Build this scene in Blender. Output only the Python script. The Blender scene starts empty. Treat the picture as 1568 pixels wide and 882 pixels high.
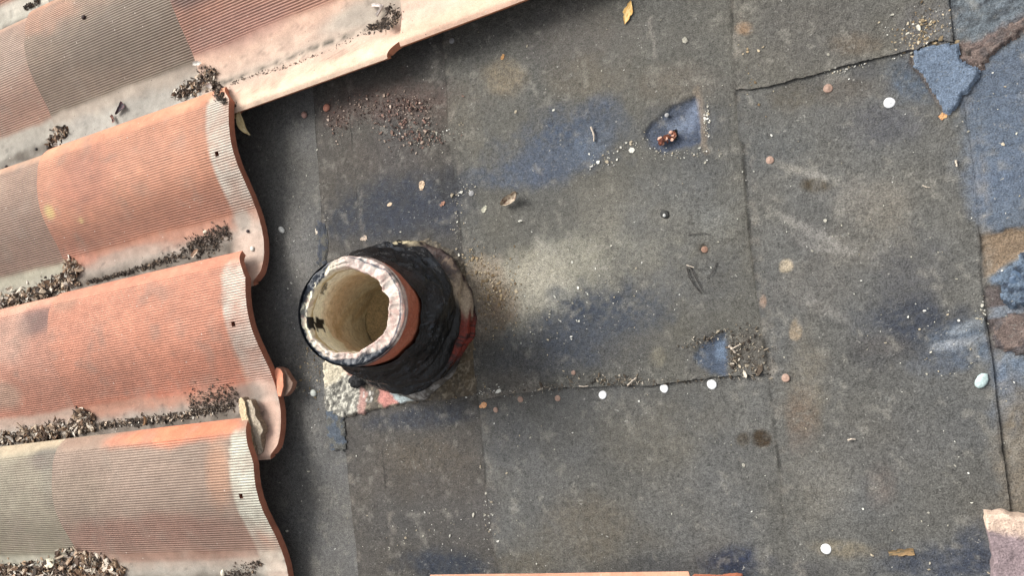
import bpy, math, random
import numpy as np
from mathutils import Matrix, Vector
random.seed(7)
scene = bpy.context.scene
C = scene.collection
PI = math.pi

# ------------------------------------------------------------------ camera, world, sun
F_PX, CX, CY, DIST = 1185.0, 784.0, 441.0, 1.10
AX = np.array([2424, 439, 1185.0]); AX /= np.linalg.norm(AX)
AY = np.array([-.13, .985, 0]); AY[2] = -(AX[0]*AY[0]+AX[1]*AY[1])/AX[2]; AY /= np.linalg.norm(AY)
AZ = np.cross(AX, AY)
RC = np.array([AX, AY, AZ])                     # camera axes -> roof axes
CAM = RC @ np.array([0, 0, DIST])
cd = bpy.data.cameras.new('camera'); cam = bpy.data.objects.new('camera', cd); C.objects.link(cam)
cd.sensor_width = 36; cd.lens = F_PX/1568*36; cd.clip_start = .01; cd.clip_end = 200
m4 = Matrix.Identity(4)
for i in range(3):
    for j in range(3): m4[i][j] = RC[i][j]
    m4[i][3] = CAM[i]
cam.matrix_world = m4
scene.camera = cam

SUN_DIR = Vector((-.58, .50, .72)).normalized()     # towards the bright part of the sky
w = bpy.data.worlds.new('World'); scene.world = w; w.use_nodes = True
nt = w.node_tree; bg = nt.nodes['Background']
sky = nt.nodes.new('ShaderNodeTexSky'); sky.sky_type = 'NISHITA'; sky.sun_disc = False
sky.sun_elevation = math.asin(SUN_DIR.z); sky.sun_rotation = math.atan2(SUN_DIR.x, SUN_DIR.y)
sky.dust_density = 4.0; sky.air_density = 1.0; sky.ozone_density = .6
hs = nt.nodes.new('ShaderNodeHueSaturation'); hs.inputs['Saturation'].default_value = .18   # thin high cloud: a pale sky
nt.links.new(sky.outputs[0], hs.inputs['Color']); nt.links.new(hs.outputs[0], bg.inputs[0]); bg.inputs[1].default_value = .088
sd = bpy.data.lights.new('sun', 'SUN'); sd.energy = 1.5; sd.angle = math.radians(32); sd.color = (1, .96, .9)
sun = bpy.data.objects.new('sun', sd); C.objects.link(sun)
sun.rotation_euler = SUN_DIR.to_track_quat('Z', 'Y').to_euler(); sun.location = (-3, 2, 4)
scene.view_settings.view_transform = 'Standard'; scene.view_settings.look = 'None'
scene.view_settings.exposure = 1.34; scene.view_settings.gamma = 1

# ------------------------------------------------------------------ measuring: photo pixel -> point on the roof plane at height z
def at(x, y, z=0.0):
    r = RC @ np.array([(x-CX)/F_PX, (CY-y)/F_PX, -1.0])
    return CAM + (z-CAM[2])/r[2]*r
def at_np(px, z=0.0):
    return np.array([at(a, b, z)[:2] for a, b in px])
KALB = 1.25
def lin(c):
    c = np.asarray(c, float)/255.0
    return np.where(c <= .04045, c/12.92, ((c+.055)/1.055)**2.4)
def alb(r, g, b): return np.clip(lin((r, g, b))/KALB, .004, .85)

# ------------------------------------------------------------------ numpy noise
_rs = np.random.RandomState(3)
_tab = _rs.rand(256, 256)
def vnoise(x, y):
    xi = np.floor(x).astype(int); yi = np.floor(y).astype(int)
    fx = x-xi; fy = y-yi; fx = fx*fx*(3-2*fx); fy = fy*fy*(3-2*fy)
    a = _tab[xi & 255, yi & 255]; b = _tab[(xi+1) & 255, yi & 255]
    c = _tab[xi & 255, (yi+1) & 255]; d = _tab[(xi+1) & 255, (yi+1) & 255]
    return (a*(1-fx)+b*fx)*(1-fy)+(c*(1-fx)+d*fx)*fy
def fbm(x, y, f, o=4, seed=0.0):
    s = 0; a = 1; t = 0
    for k in range(o):
        s = s+a*vnoise(x*f+17.3*k+seed, y*f+9.1*k+seed*1.7); t += a; a *= .55; f *= 2.03
    return s/t-.5
def sstep(a, b, x):
    t = np.clip((x-a)/(b-a), 0, 1); return t*t*(3-2*t)

# ------------------------------------------------------------------ object helpers
def link(o, parent=None):
    C.objects.link(o)
    if parent is not None: o.parent = parent
    return o
def tag(o, label=None, cat=None, group=None, kind=None):
    if label: o['label'] = label
    if cat: o['category'] = cat
    if group: o['group'] = group
    if kind: o['kind'] = kind
    return o
def empty(name, loc=(0, 0, 0)):
    o = bpy.data.objects.new(name, None); o.empty_display_size = .02; o.location = loc
    return link(o)
def mesh_np(name, v, quads, mat, parent=None, col=None, uv=None, smooth=True, loc=None, tris=None):
    me = bpy.data.meshes.new(name)
    v = np.asarray(v, np.float32)
    faces = [] if quads is None else np.asarray(quads).tolist()
    if tris is not None: faces = faces+[list(t) for t in tris]
    nl = sum(len(f) for f in faces)
    if tris is None:
        q = np.asarray(quads, np.int32)
        me.vertices.add(len(v)); me.vertices.foreach_set('co', v.ravel())
        me.loops.add(q.size); me.loops.foreach_set('vertex_index', q.ravel())
        me.polygons.add(len(q)); me.polygons.foreach_set('loop_start', np.arange(0, q.size, 4, dtype=np.int32))
        me.update(calc_edges=True)
    else:
        me.from_pydata(v.tolist(), [], faces)
    me.validate()
    if smooth: me.polygons.foreach_set('use_smooth', np.ones(len(me.polygons), bool))
    if col is not None:
        a = me.color_attributes.new('Col', 'FLOAT_COLOR', 'POINT')
        c = np.ones((len(v), 4), np.float32); col = np.asarray(col); c[:, :col.shape[1]] = col
        a.data.foreach_set('color', c.ravel())
    if uv is not None:
        a = me.attributes.new('rib', 'FLOAT', 'POINT'); a.data.foreach_set('value', np.asarray(uv, np.float32).ravel())
    me.materials.append(mat)
    o = bpy.data.objects.new(name, me)
    if loc is not None: o.location = loc
    return link(o, parent)
def grid_quads(nu, nv, off=0, wrap=False, flip=False):
    i = np.arange(nu-1)[:, None]; j = np.arange(nv if wrap else nv-1)[None, :]
    jn = (j+1) % nv
    a = i*nv+j+off; b = (i+1)*nv+j+off; c = (i+1)*nv+jn+off; d = i*nv+jn+off
    q = np.stack([a+0*jn, b, c, d], -1).reshape(-1, 4)
    return q[:, ::-1] if flip else q

# ------------------------------------------------------------------ materials
def mat_new(name):
    m = bpy.data.materials.new(name); m.use_nodes = True
    return m, m.node_tree, m.node_tree.nodes['Principled BSDF']
def N(t, typ, **k):
    n = t.nodes.new(typ)
    for a, b in k.items():
        if a in ('operation', 'data_type', 'blend_type', 'attribute_name', 'feature', 'noise_dimensions', 'clamp'): setattr(n, a, b)
        else: n.inputs[a].default_value = b
    return n
def math_(t, op, a, b=None, c=None, clamp=False):
    n = t.nodes.new('ShaderNodeMath'); n.operation = op; n.use_clamp = clamp
    for i, v in enumerate((a, b, c)):
        if v is None: continue
        if isinstance(v, (int, float)): n.inputs[i].default_value = v
        else: t.links.new(v, n.inputs[i])
    return n.outputs[0]
def scale_col(t, col, fac):
    n = t.nodes.new('ShaderNodeVectorMath'); n.operation = 'SCALE'
    t.links.new(col, n.inputs[0])
    if isinstance(fac, (int, float)): n.inputs['Scale'].default_value = fac
    else: t.links.new(fac, n.inputs['Scale'])
    return n.outputs[0]
def mixc(t, f, a, b):
    n = t.nodes.new('ShaderNodeMix'); n.data_type = 'RGBA'
    for k, v in ((0, f), (6, a), (7, b)):
        if isinstance(v, (int, float)): n.inputs[k].default_value = v
        elif isinstance(v, tuple): n.inputs[k].default_value = (*v, 1)
        else: t.links.new(v, n.inputs[k])
    return n.outputs[2]
def noise(t, vec, scale, detail=3, rough=.6):
    n = t.nodes.new('ShaderNodeTexNoise'); n.inputs['Scale'].default_value = scale
    n.inputs['Detail'].default_value = detail; n.inputs['Roughness'].default_value = rough
    t.links.new(vec, n.inputs['Vector']); return n.outputs['Fac']
def rng(t, x, a, b, c=0., d=1.):
    n = t.nodes.new('ShaderNodeMapRange'); n.clamp = True
    for i, v in enumerate((a, b, c, d)): n.inputs[i+1].default_value = v
    t.links.new(x, n.inputs[0]); return n.outputs[0]
def bump(t, p, h, dist, strength=1.0, prev=None):
    b = t.nodes.new('ShaderNodeBump'); b.inputs['Distance'].default_value = dist; b.inputs['Strength'].default_value = strength
    t.links.new(h, b.inputs['Height'])
    if prev is not None: t.links.new(prev, b.inputs['Normal'])
    return b.outputs[0]

def make_painted(name, grain=.5, grain_scale=500, rough=.85, bump_d=.0006, fleck=.0, spec=.3, alpha_rough=False):
    m, t, p = mat_new(name)
    at_ = N(t, 'ShaderNodeAttribute', attribute_name='Col')
    co = t.nodes.new('ShaderNodeTexCoord').outputs['Object']
    n1 = noise(t, co, grain_scale, 2, .7); n2 = noise(t, co, grain_scale*.27, 4, .65)
    f = math_(t, 'ADD', rng(t, n1, .34, .68, 1-grain, 1+grain), rng(t, n2, .3, .7, -grain*.6, grain*.6))
    col = scale_col(t, at_.outputs['Color'], f)
    if fleck:
        mp = t.nodes.new('ShaderNodeMapping'); mp.inputs['Scale'].default_value = (1, 1, .2); t.links.new(co, mp.inputs[0])
        v = t.nodes.new('ShaderNodeTexVoronoi'); v.inputs['Scale'].default_value = 170; v.inputs['Randomness'].default_value = 1
        dn = t.nodes.new('ShaderNodeTexNoise'); dn.inputs['Scale'].default_value = 120; t.links.new(co, dn.inputs['Vector'])
        mx = t.nodes.new('ShaderNodeVectorMath'); mx.operation = 'MULTIPLY_ADD'
        t.links.new(dn.outputs['Color'], mx.inputs[0]); mx.inputs[1].default_value = (.012, .012, .012); t.links.new(co, mx.inputs[2])
        t.links.new(mx.outputs[0], v.inputs['Vector'])
        sp = rng(t, v.outputs['Distance'], .10, .22, 1, 0)
        gate = rng(t, math_(t, 'FRACT', math_(t, 'MULTIPLY', v.outputs['Color'], 7.0)), .72, .95, 0, 1)
        patch = rng(t, noise(t, co, 14, 3), .38, .62, .25, 1)
        k = math_(t, 'MULTIPLY', math_(t, 'MULTIPLY', sp, gate), math_(t, 'MULTIPLY', patch, fleck))
        col = mixc(t, k, col, (.33, .32, .29))
        # hair-fine scuffs
        mp2 = t.nodes.new('ShaderNodeMapping'); mp2.inputs['Scale'].default_value = (60, 420, 60); mp2.inputs['Rotation'].default_value = (0, 0, .7)
        t.links.new(mx.outputs[0], mp2.inputs[0]); n4 = noise(t, mp2.outputs[0], 1.6, 2)
        col = mixc(t, math_(t, 'MULTIPLY', rng(t, n4, .60, .76), .42), col, (.24, .24, .22))
    t.links.new(col, p.inputs['Base Color'])
    if alpha_rough: t.links.new(at_.outputs['Alpha'], p.inputs['Roughness'])
    else: p.inputs['Roughness'].default_value = rough
    p.inputs['Specular IOR Level'].default_value = spec
    h = math_(t, 'ADD', n1, math_(t, 'MULTIPLY', n2, 1.5))
    t.links.new(bump(t, p, h, bump_d), p.inputs['Normal'])
    return m
M_FELT = make_painted('felt', .42, 620, .85, .0012, 1.0, .25)
M_MORTAR = make_painted('mortar', .25, 420, .9, .0016, 0, .2)
M_LITTER = make_painted('litter', .25, 500, .85, .0003, 0, .2)
M_CHIP = make_painted('chip', .12, 600, .7, .0003, 0, .3)
M_FLUE = make_painted('flue_paint', .13, 260, .6, .0008, 0, .4, True)

def make_tile_mat():
    m, t, p = mat_new('terracotta')
    a = N(t, 'ShaderNodeAttribute', attribute_name='Col'); rb = N(t, 'ShaderNodeAttribute', attribute_name='rib')
    co = t.nodes.new('ShaderNodeTexCoord').outputs['Object']
    oi = t.nodes.new('ShaderNodeObjectInfo').outputs['Random']
    off = t.nodes.new('ShaderNodeVectorMath'); off.operation = 'ADD'; t.links.new(co, off.inputs[0]); t.links.new(math_(t, 'MULTIPLY', oi, 37.0), off.inputs[1]); co = off.outputs[0]
    mp = t.nodes.new('ShaderNodeMapping'); mp.inputs['Scale'].default_value = (.12, 1, 1); t.links.new(co, mp.inputs[0])
    streak = noise(t, mp.outputs[0], 260, 3)
    n1 = noise(t, co, 650, 2, .7); n2 = noise(t, co, 60, 5, .65)
    wob = math_(t, 'MULTIPLY', noise(t, mp.outputs[0], 30, 2), .0012)
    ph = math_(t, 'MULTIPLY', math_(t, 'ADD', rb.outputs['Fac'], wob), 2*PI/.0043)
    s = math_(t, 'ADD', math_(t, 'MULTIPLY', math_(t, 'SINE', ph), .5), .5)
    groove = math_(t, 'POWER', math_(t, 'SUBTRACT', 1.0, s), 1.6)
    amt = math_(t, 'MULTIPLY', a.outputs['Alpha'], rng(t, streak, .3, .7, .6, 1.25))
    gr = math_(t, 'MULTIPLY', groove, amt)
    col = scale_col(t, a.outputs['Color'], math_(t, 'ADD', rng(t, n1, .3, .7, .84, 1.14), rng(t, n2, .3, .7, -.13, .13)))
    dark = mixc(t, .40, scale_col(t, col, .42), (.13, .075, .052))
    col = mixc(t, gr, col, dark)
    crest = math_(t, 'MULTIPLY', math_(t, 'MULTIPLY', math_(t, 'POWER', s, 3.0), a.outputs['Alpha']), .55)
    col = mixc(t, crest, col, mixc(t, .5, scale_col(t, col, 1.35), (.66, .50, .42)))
    vo = t.nodes.new('ShaderNodeTexVoronoi'); vo.inputs['Scale'].default_value = 75; t.links.new(co, vo.inputs['Vector'])
    sp = math_(t, 'MULTIPLY', rng(t, vo.outputs['Distance'], .07, .11, 1, 0), rng(t, math_(t, 'FRACT', math_(t, 'MULTIPLY', vo.outputs['Color'], 5.0)), .8, .85))
    col = mixc(t, math_(t, 'MULTIPLY', sp, .7), col, (.6, .52, .45))
    vo2 = t.nodes.new('ShaderNodeTexVoronoi'); vo2.inputs['Scale'].default_value = 110; t.links.new(co, vo2.inputs['Vector'])
    sp = math_(t, 'MULTIPLY', rng(t, vo2.outputs['Distance'], .08, .14, 1, 0), rng(t, math_(t, 'FRACT', math_(t, 'MULTIPLY', vo2.outputs['Color'], 9.0)), .86, .9))
    col = mixc(t, math_(t, 'MULTIPLY', sp, .75), col, (.06, .04, .035))
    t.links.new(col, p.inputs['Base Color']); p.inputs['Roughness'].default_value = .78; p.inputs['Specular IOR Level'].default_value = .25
    b1 = bump(t, p, math_(t, 'MULTIPLY', s, rng(t, a.outputs['Alpha'], 0, .3)), .0009, .9)
    b2 = bump(t, p, math_(t, 'ADD', n1, math_(t, 'MULTIPLY', n2, 2.0)), .0005, 1, b1)
    t.links.new(b2, p.inputs['Normal'])
    return m
M_TILE = make_tile_mat()

def make_tar():
    m, t, p = mat_new('black_roof_tar')
    a = N(t, 'ShaderNodeAttribute', attribute_name='Col')
    co = t.nodes.new('ShaderNodeTexCoord').outputs['Object']
    n1 = noise(t, co, 90, 5, .6); n2 = noise(t, co, 420, 3, .6)
    t.links.new(scale_col(t, a.outputs['Color'], rng(t, n2, .3, .7, .7, 1.3)), p.inputs['Base Color'])
    t.links.new(math_(t, 'ADD', a.outputs['Alpha'], rng(t, n1, .3, .7, -.1, .12)), p.inputs['Roughness'])
    p.inputs['Specular IOR Level'].default_value = .42
    b1 = bump(t, p, n1, .0045, .9); t.links.new(bump(t, p, n2, .0012, .8, b1), p.inputs['Normal'])
    return m
M_TAR = make_tar()

def simple(name, c, rough=.5, metal=0., nscale=300, amt=.25):
    m, t, p = mat_new(name)
    co = t.nodes.new('ShaderNodeTexCoord').outputs['Object']
    n = noise(t, co, nscale, 4)
    c = tuple(float(x) for x in c)
    t.links.new(mixc(t, rng(t, n, .35, .7, 0, 1), c, tuple(x*(1-amt*2) for x in c)), p.inputs['Base Color'])
    p.inputs['Roughness'].default_value = rough; p.inputs['Metallic'].default_value = metal
    t.links.new(bump(t, p, n, .0003), p.inputs['Normal'])
    return m
M_WHITE = simple('galvanised_white', (.72, .73, .73), .45, 0, 500, .08)
M_COPPER = simple('rusty_tin_pale', (.34, .22, .165), .65, 0, 500, .16)
M_RUST = simple('rust', (.28, .16, .11), .8, 0, 600, .2)
M_GREYN = simple('dull_grey_metal', (.26, .26, .26), .6, .0, 400, .15)
M_TWIG = simple('twig', (.05, .045, .04), .8, 0, 400, .2)
M_PALEW = simple('pale_dry_stalk', (.55, .47, .38), .8, 0, 400, .1)

# ------------------------------------------------------------------ stains (centre, radii measured on the photo, held in roof metres)
class Stain:
    def __init__(s, x, y, rx, ry, col, k=.8, rot=0, soft=.6, rag=.35, seed=0):
        c = at(x, y)[:2]; ca, sa = math.cos(math.radians(rot)), math.sin(math.radians(rot))
        a = at(x+rx*ca, y-rx*sa)[:2]-c; b = at(x-ry*sa, y-ry*ca)[:2]-c
        g = sum(col)/3; col = [g+(q-g)*.72 for q in col]
        s.c = c; s.inv = np.linalg.inv(np.array([a, b]).T); s.col = alb(*col); s.k = k; s.soft = soft; s.rag = rag; s.seed = seed+x*.013
    def mask(s, X, Y):
        d = np.stack([X-s.c[0], Y-s.c[1]]); q = np.tensordot(s.inv, d, 1)
        R0 = np.sqrt(q[0]**2+q[1]**2); out = np.zeros(X.shape); idx = R0 < 2.6
        if not idx.any(): return out
        X, Y, r = X[idx], Y[idx], R0[idx]
        r = r*(1+s.rag*2*fbm(X, Y, 22, 4, s.seed))+s.rag*.35*fbm(X, Y, 120, 3, s.seed+5)
        out[idx] = min(1, s.k*1.12)*(1-sstep(1-s.soft, 1+s.soft*.6, r+.8*fbm(X, Y, 45, 5, s.seed+9)))*np.clip(.95+1.3*fbm(X, Y, 170, 3, s.seed+2), .3, 1.15)
        return out
def boxed(fn):
    def g(X, Y, pts, *a, **k):
        X = np.asarray(X, float); Y = np.asarray(Y, float); P = at_np(pts); m = .05
        idx = (X > P[:, 0].min()-m) & (X < P[:, 0].max()+m) & (Y > P[:, 1].min()-m) & (Y < P[:, 1].max()+m)
        out = np.zeros(X.shape)
        if idx.any(): out[idx] = fn(X[idx], Y[idx], pts, *a, **k)
        return out
    return g
@boxed
def poly_mask(X, Y, pts, soft=.0015, rag=.002, seed=1.):
    P = at_np(pts); X = X+rag*2*fbm(X, Y, 160, 3, seed); Y = Y+rag*2*fbm(X, Y, 150, 3, seed+3)
    inside = np.zeros(X.shape, bool); dmin = np.full(X.shape, 9.)
    n = len(P)
    for i in range(n):
        a, b = P[i], P[(i+1) % n]
        cond = ((a[1] > Y) != (b[1] > Y)) & (X < (b[0]-a[0])*(Y-a[1])/(b[1]-a[1]+1e-12)+a[0]); inside ^= cond
        e = b-a; tt = np.clip(((X-a[0])*e[0]+(Y-a[1])*e[1])/(e@e), 0, 1)
        dmin = np.minimum(dmin, np.hypot(X-a[0]-tt*e[0], Y-a[1]-tt*e[1]))
    sd_ = np.where(inside, dmin, -dmin)
    return sstep(-soft, soft, sd_)
@boxed
def line_mask(X, Y, pts, wd, rag=.0012, seed=2.):
    P = at_np(pts); X = X+rag*2*fbm(X, Y, 130, 3, seed); Y = Y+rag*2*fbm(X, Y, 130, 3, seed+3)
    dmin = np.full(X.shape, 9.)
    for a, b in zip(P[:-1], P[1:]):
        e = b-a; tt = np.clip(((X-a[0])*e[0]+(Y-a[1])*e[1])/(e@e), 0, 1)
        dmin = np.minimum(dmin, np.hypot(X-a[0]-tt*e[0], Y-a[1]-tt*e[1]))
    return 1-sstep(wd*.4, wd, dmin)

BLUE = (70, 86, 110)
STAINS = [Stain(*s) for s in [
    (430, 640, 60, 260, (98, 98, 94), .7), (460, 500, 30, 160, (112, 111, 106), .6),  # the paler patch is painted bright to lift the shade beside the tiles
    (600, 60, 120, 60, (76, 77, 74), .6), (600, 160, 95, 34, (94, 74, 66), .8, 0, .7), (520, 175, 30, 22, (112, 84, 74), .5),
    (600, 240, 90, 45, (80, 74, 68), .8), (600, 322, 120, 50, (54, 61, 74), .95, 8), (640, 330, 70, 16, (54, 62, 78), .6, 8), (690, 285, 24, 30, (52, 54, 58), .6),
    (650, 640, 95, 20, (54, 61, 74), .85, 4), (650, 720, 100, 60, (84, 77, 68), .7), (640, 800, 110, 40, (78, 76, 72), .6), (690, 865, 80, 26, (48, 57, 72), .9), (650, 700, 50, 30, (96, 84, 62), .35),
    (775, 120, 40, 24, (122, 108, 80), .75), (720, 170, 35, 60, (98, 92, 76), .5), (880, 60, 110, 50, (94, 90, 84), .6), (910, 120, 70, 40, (106, 98, 80), .5),
    (870, 215, 105, 48, (62, 78, 102), .92, 22), (820, 262, 100, 26, (66, 82, 106), .85, 10), (905, 225, 40, 26, (76, 98, 128), .55, 30), (940, 200, 50, 30, (72, 84, 100), .5),
    (870, 430, 130, 72, (136, 134, 112), .85, 12), (820, 440, 70, 56, (156, 153, 132), .7), (940, 320, 70, 50, (108, 106, 94), .6), (980, 440, 80, 70, (98, 97, 88), .5),
    (748, 455, 34, 60, (142, 124, 98), .8), (735, 430, 20, 40, (160, 142, 112), .5), (770, 470, 22, 30, (118, 92, 66), .5), (760, 545, 30, 34, (66, 70, 74), .45),
    (920, 480, 115, 44, (60, 70, 84), .85, 10), (880, 525, 90, 40, (64, 74, 88), .8), (800, 560, 60, 24, (70, 74, 80), .6), (960, 540, 60, 24, (80, 80, 76), .5), (770, 590, 60, 26, (96, 90, 80), .5), (1012, 545, 12, 16, (122, 116, 92), .7),
    (1040, 330, 90, 70, (94, 97, 94), .5), (1085, 250, 40, 80, (86, 90, 90), .5), (1080, 430, 70, 60, (86, 90, 92), .5), (1095, 340, 30, 26, (108, 112, 108), .5),
    (1035, 190, 62, 34, (74, 80, 88), .5), (1040, 130, 80, 30, (102, 94, 80), .5),
    (1150, 540, 34, 40, (92, 84, 72), .6), (1080, 545, 50, 36, (76, 78, 80), .6),
    (850, 690, 90, 80, (96, 98, 96), .5), (1010, 670, 90, 60, (106, 103, 90), .5), (900, 810, 90, 60, (98, 92, 78), .6), (1060, 760, 90, 60, (100, 100, 94), .5), (1130, 862, 60, 24, (44, 54, 76), .9), (1170, 850, 14, 30, (104, 104, 96), .6), (1000, 866, 90, 16, (66, 68, 70), .5), (800, 860, 70, 20, (98, 92, 76), .5),
    (770, 660, 40, 60, (76, 80, 84), .5), (745, 780, 24, 50, (88, 84, 80), .4),
    (1168, 672, 15, 13, (66, 54, 38), .95, 0, .35), (1140, 672, 10, 10, (78, 70, 56), .8, 0, .4),
    (1240, 60, 90, 60, (96, 94, 88), .5), (1310, 70, 40, 18, (104, 88, 66), .5), (1140, 46, 12, 10, (150, 110, 66), .7), (1220, 150, 50, 20, (92, 84, 66), .5), (1300, 140, 50, 24, (88, 78, 66), .4),
    (1400, 120, 50, 34, (64, 84, 106), .75, 8), (1350, 190, 60, 34, (74, 76, 84), .5), (1420, 60, 46, 50, (88, 88, 90), .7), (1320, 110, 40, 16, (74, 78, 84), .5),
    (1200, 230, 60, 40, (84, 90, 92), .5), (1250, 285, 27, 13, (74, 64, 44), .9, -6, .5), (1330, 310, 70, 36, (116, 112, 102), .6, -12), (1260, 370, 70, 26, (106, 104, 98), .5, -20), (1340, 380, 70, 40, (112, 108, 96), .5), (1230, 265, 60, 8, (132, 130, 120), .8, -16, .8),
    (1235, 350, 70, 8, (132, 130, 122), .6, -28, .8), (1290, 385, 60, 7, (128, 126, 118), .6, -8, .8), (1260, 470, 50, 10, (126, 124, 116), .6, -25, .8),
    (1250, 440, 70, 40, (104, 101, 92), .5), (1400, 440, 60, 60, (78, 80, 84), .6), (1400, 495, 80, 46, (54, 62, 76), .85), (1350, 540, 60, 24, (68, 70, 74), .6), (1470, 520, 60, 36, (70, 88, 108), .85, 10), (1480, 500, 40, 12, (126, 142, 156), .7, 20, .6, .9), (1445, 528, 26, 6, (140, 150, 158), .6, 10, .6, .9), (1440, 555, 50, 20, (72, 84, 100), .5), (1350, 530, 40, 16, (92, 88, 84), .4),
    (1235, 590, 40, 80, (108, 101, 84), .6), (1225, 640, 26, 50, (108, 88, 70), .55), (1218, 510, 9, 14, (160, 136, 98), .8, 0, .3, .9), (1203, 408, 9, 8, (184, 164, 124), .85, 0, .3, .9), (1170, 462, 5, 9, (150, 118, 92), .8, 0, .3), (1079, 382, 11, 11, (58, 50, 40), .9, 0, .4, .6),
    (1330, 690, 120, 60, (94, 94, 90), .5), (1260, 740, 50, 60, (110, 108, 98), .6), (1350, 750, 26, 34, (112, 96, 84), .4), (1300, 838, 60, 13, (122, 112, 86), .65, -6), (1380, 845, 17, 6, (186, 140, 88), .9, 3, .5), (1430, 862, 120, 30, (56, 66, 84), .8), (1240, 872, 70, 20, (68, 70, 74), .6), (1490, 700, 50, 80, (82, 84, 82), .5), (1490, 830, 30, 40, (52, 64, 84), .6),
    (1530, 210, 60, 170, (80, 98, 118), .9), (1500, 240, 22, 120, (92, 110, 132), .6), (1520, 300, 50, 60, (78, 98, 126), .6), (1510, 40, 70, 40, (88, 100, 112), .8), (1470, 20, 40, 30, (98, 98, 98), .6),
    (1550, 560, 40, 80, (86, 108, 134), .85), (1560, 700, 34, 130, (112, 102, 84), .9), (1540, 520, 30, 24, (98, 82, 74), .7),
]]
SEAMS = dict(
    S1=[(455, -250), (466, -60), (478, 80), (484, 200), (492, 300), (497, 420), (510, 540), (525, 640), (535, 740), (544, 820), (550, 882), (560, 1000), (575, 1150)],
    S2=[(515, -250), (522, -60), (530, 100), (543, 240), (553, 350), (565, 480), (578, 600), (588, 700), (597, 800), (603, 882), (612, 1000), (625, 1150)],
    S3=[(664, -250), (675, -60), (683, 70), (692, 220), (705, 320), (718, 430), (730, 560), (740, 660), (748, 760), (760, 840), (770, 882), (780, 1000), (800, 1150)],
    S4=[(1100, -250), (1114, -60), (1122, 0), (1128, 140), (1133, 215), (1141, 225), (1142, 265), (1150, 360), (1165, 480), (1179, 570), (1184, 630), (1196, 720), (1208, 830), (1220, 882), (1235, 1000), (1255, 1150)],
    S5=[(1430, -250), (1446, -60), (1452, 0), (1455, 40), (1461, 84), (1478, 180), (1490, 260), (1497, 340), (1502, 430), (1506, 480), (1514, 520), (1528, 640), (1540, 740), (1546, 780), (1560, 860), (1590, 1000), (1620, 1150)],
    H1=[(1100, 148), (1128, 141), (1160, 138), (1200, 130), (1250, 117), (1290, 106), (1320, 98), (1365, 88), (1400, 80), (1430, 66), (1462, 68), (1500, 55), (1600, 20)],
    H2=[(600, 640), (700, 622), (740, 612), (785, 603), (830, 598), (870, 592), (905, 592), (950, 590), (1000, 590), (1050, 582), (1100, 577), (1170, 572), (1240, 564)])
SEAM_XY = {k: at_np(v) for k, v in SEAMS.items()}
def seam_x(k, y):      # vertical seam: x as a function of y
    P = SEAM_XY[k][::-1] if SEAM_XY[k][0][1] > SEAM_XY[k][-1][1] else SEAM_XY[k]
    x = np.interp(y, P[:, 1], P[:, 0])
    lo, hi = P[0], P[-1]; sl = (hi[0]-lo[0])/(hi[1]-lo[1])
    x = np.where(y > hi[1], hi[0]+(y-hi[1])*sl, np.where(y < lo[1], lo[0]+(y-lo[1])*sl, x))
    s = {'S1': 1, 'S2': 2, 'S3': 3, 'S4': 4, 'S5': 5}[k]
    return x+.0022*fbm(y, y*0+s*3.3, 45, 3, s)+.0014*fbm(y, y*0+s*5.1, 300, 3, s)
def seam_y(k, x):
    P = SEAM_XY[k]; s = 11 if k == 'H1' else 12
    return np.interp(x, P[:, 0], P[:, 1])+.003*fbm(x, x*0+s, 60, 3, s)+.0026*fbm(x, x*0+s*2.1, 330, 3, s)

TRI1 = [(988, 205), (1000, 190), (1030, 165), (1068, 149), (1073, 180), (1075, 222), (1040, 228), (1015, 236), (995, 222)]
TRI2 = [(1062, 548), (1080, 525), (1113, 508), (1114, 545), (1115, 575), (1090, 572)]
WEDGE = [(1400, 84), (1440, 76), (1462, 74), (1466, 98), (1496, 112), (1480, 140), (1452, 176), (1436, 150), (1418, 122), (1404, 104)]
BROWN1 = [(1462, 70), (1500, 66), (1530, 40), (1568, 20), (1640, -20), (1640, 20), (1568, 52), (1530, 72), (1505, 100), (1482, 140), (1452, 178), (1448, 170), (1478, 135), (1494, 112), (1466, 96)]
TAN1 = [(1500, 359), (1530, 357), (1545, 350), (1568, 351), (1640, 352), (1640, 372), (1568, 386), (1540, 404), (1524, 418), (1508, 424)]
LUMP1 = [(1512, 428), (1535, 412), (1568, 388), (1640, 360), (1640, 455), (1568, 465), (1546, 470), (1536, 462), (1532, 445)]
BROWN2 = [(1505, 436), (1528, 440), (1534, 462), (1560, 470), (1640, 460), (1640, 500), (1568, 492), (1545, 500), (1524, 522), (1512, 512)]
GREYF = [(1510, 474), (1535, 468), (1568, 462), (1566, 480), (1540, 487), (1512, 488)]

def undul(X, Y):
    return .0035*fbm(X, Y, 5, 2, 4)+.0012*fbm(X, Y, 28, 3, 8)+.0004*fbm(X, Y, 160, 2, 12)

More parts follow.
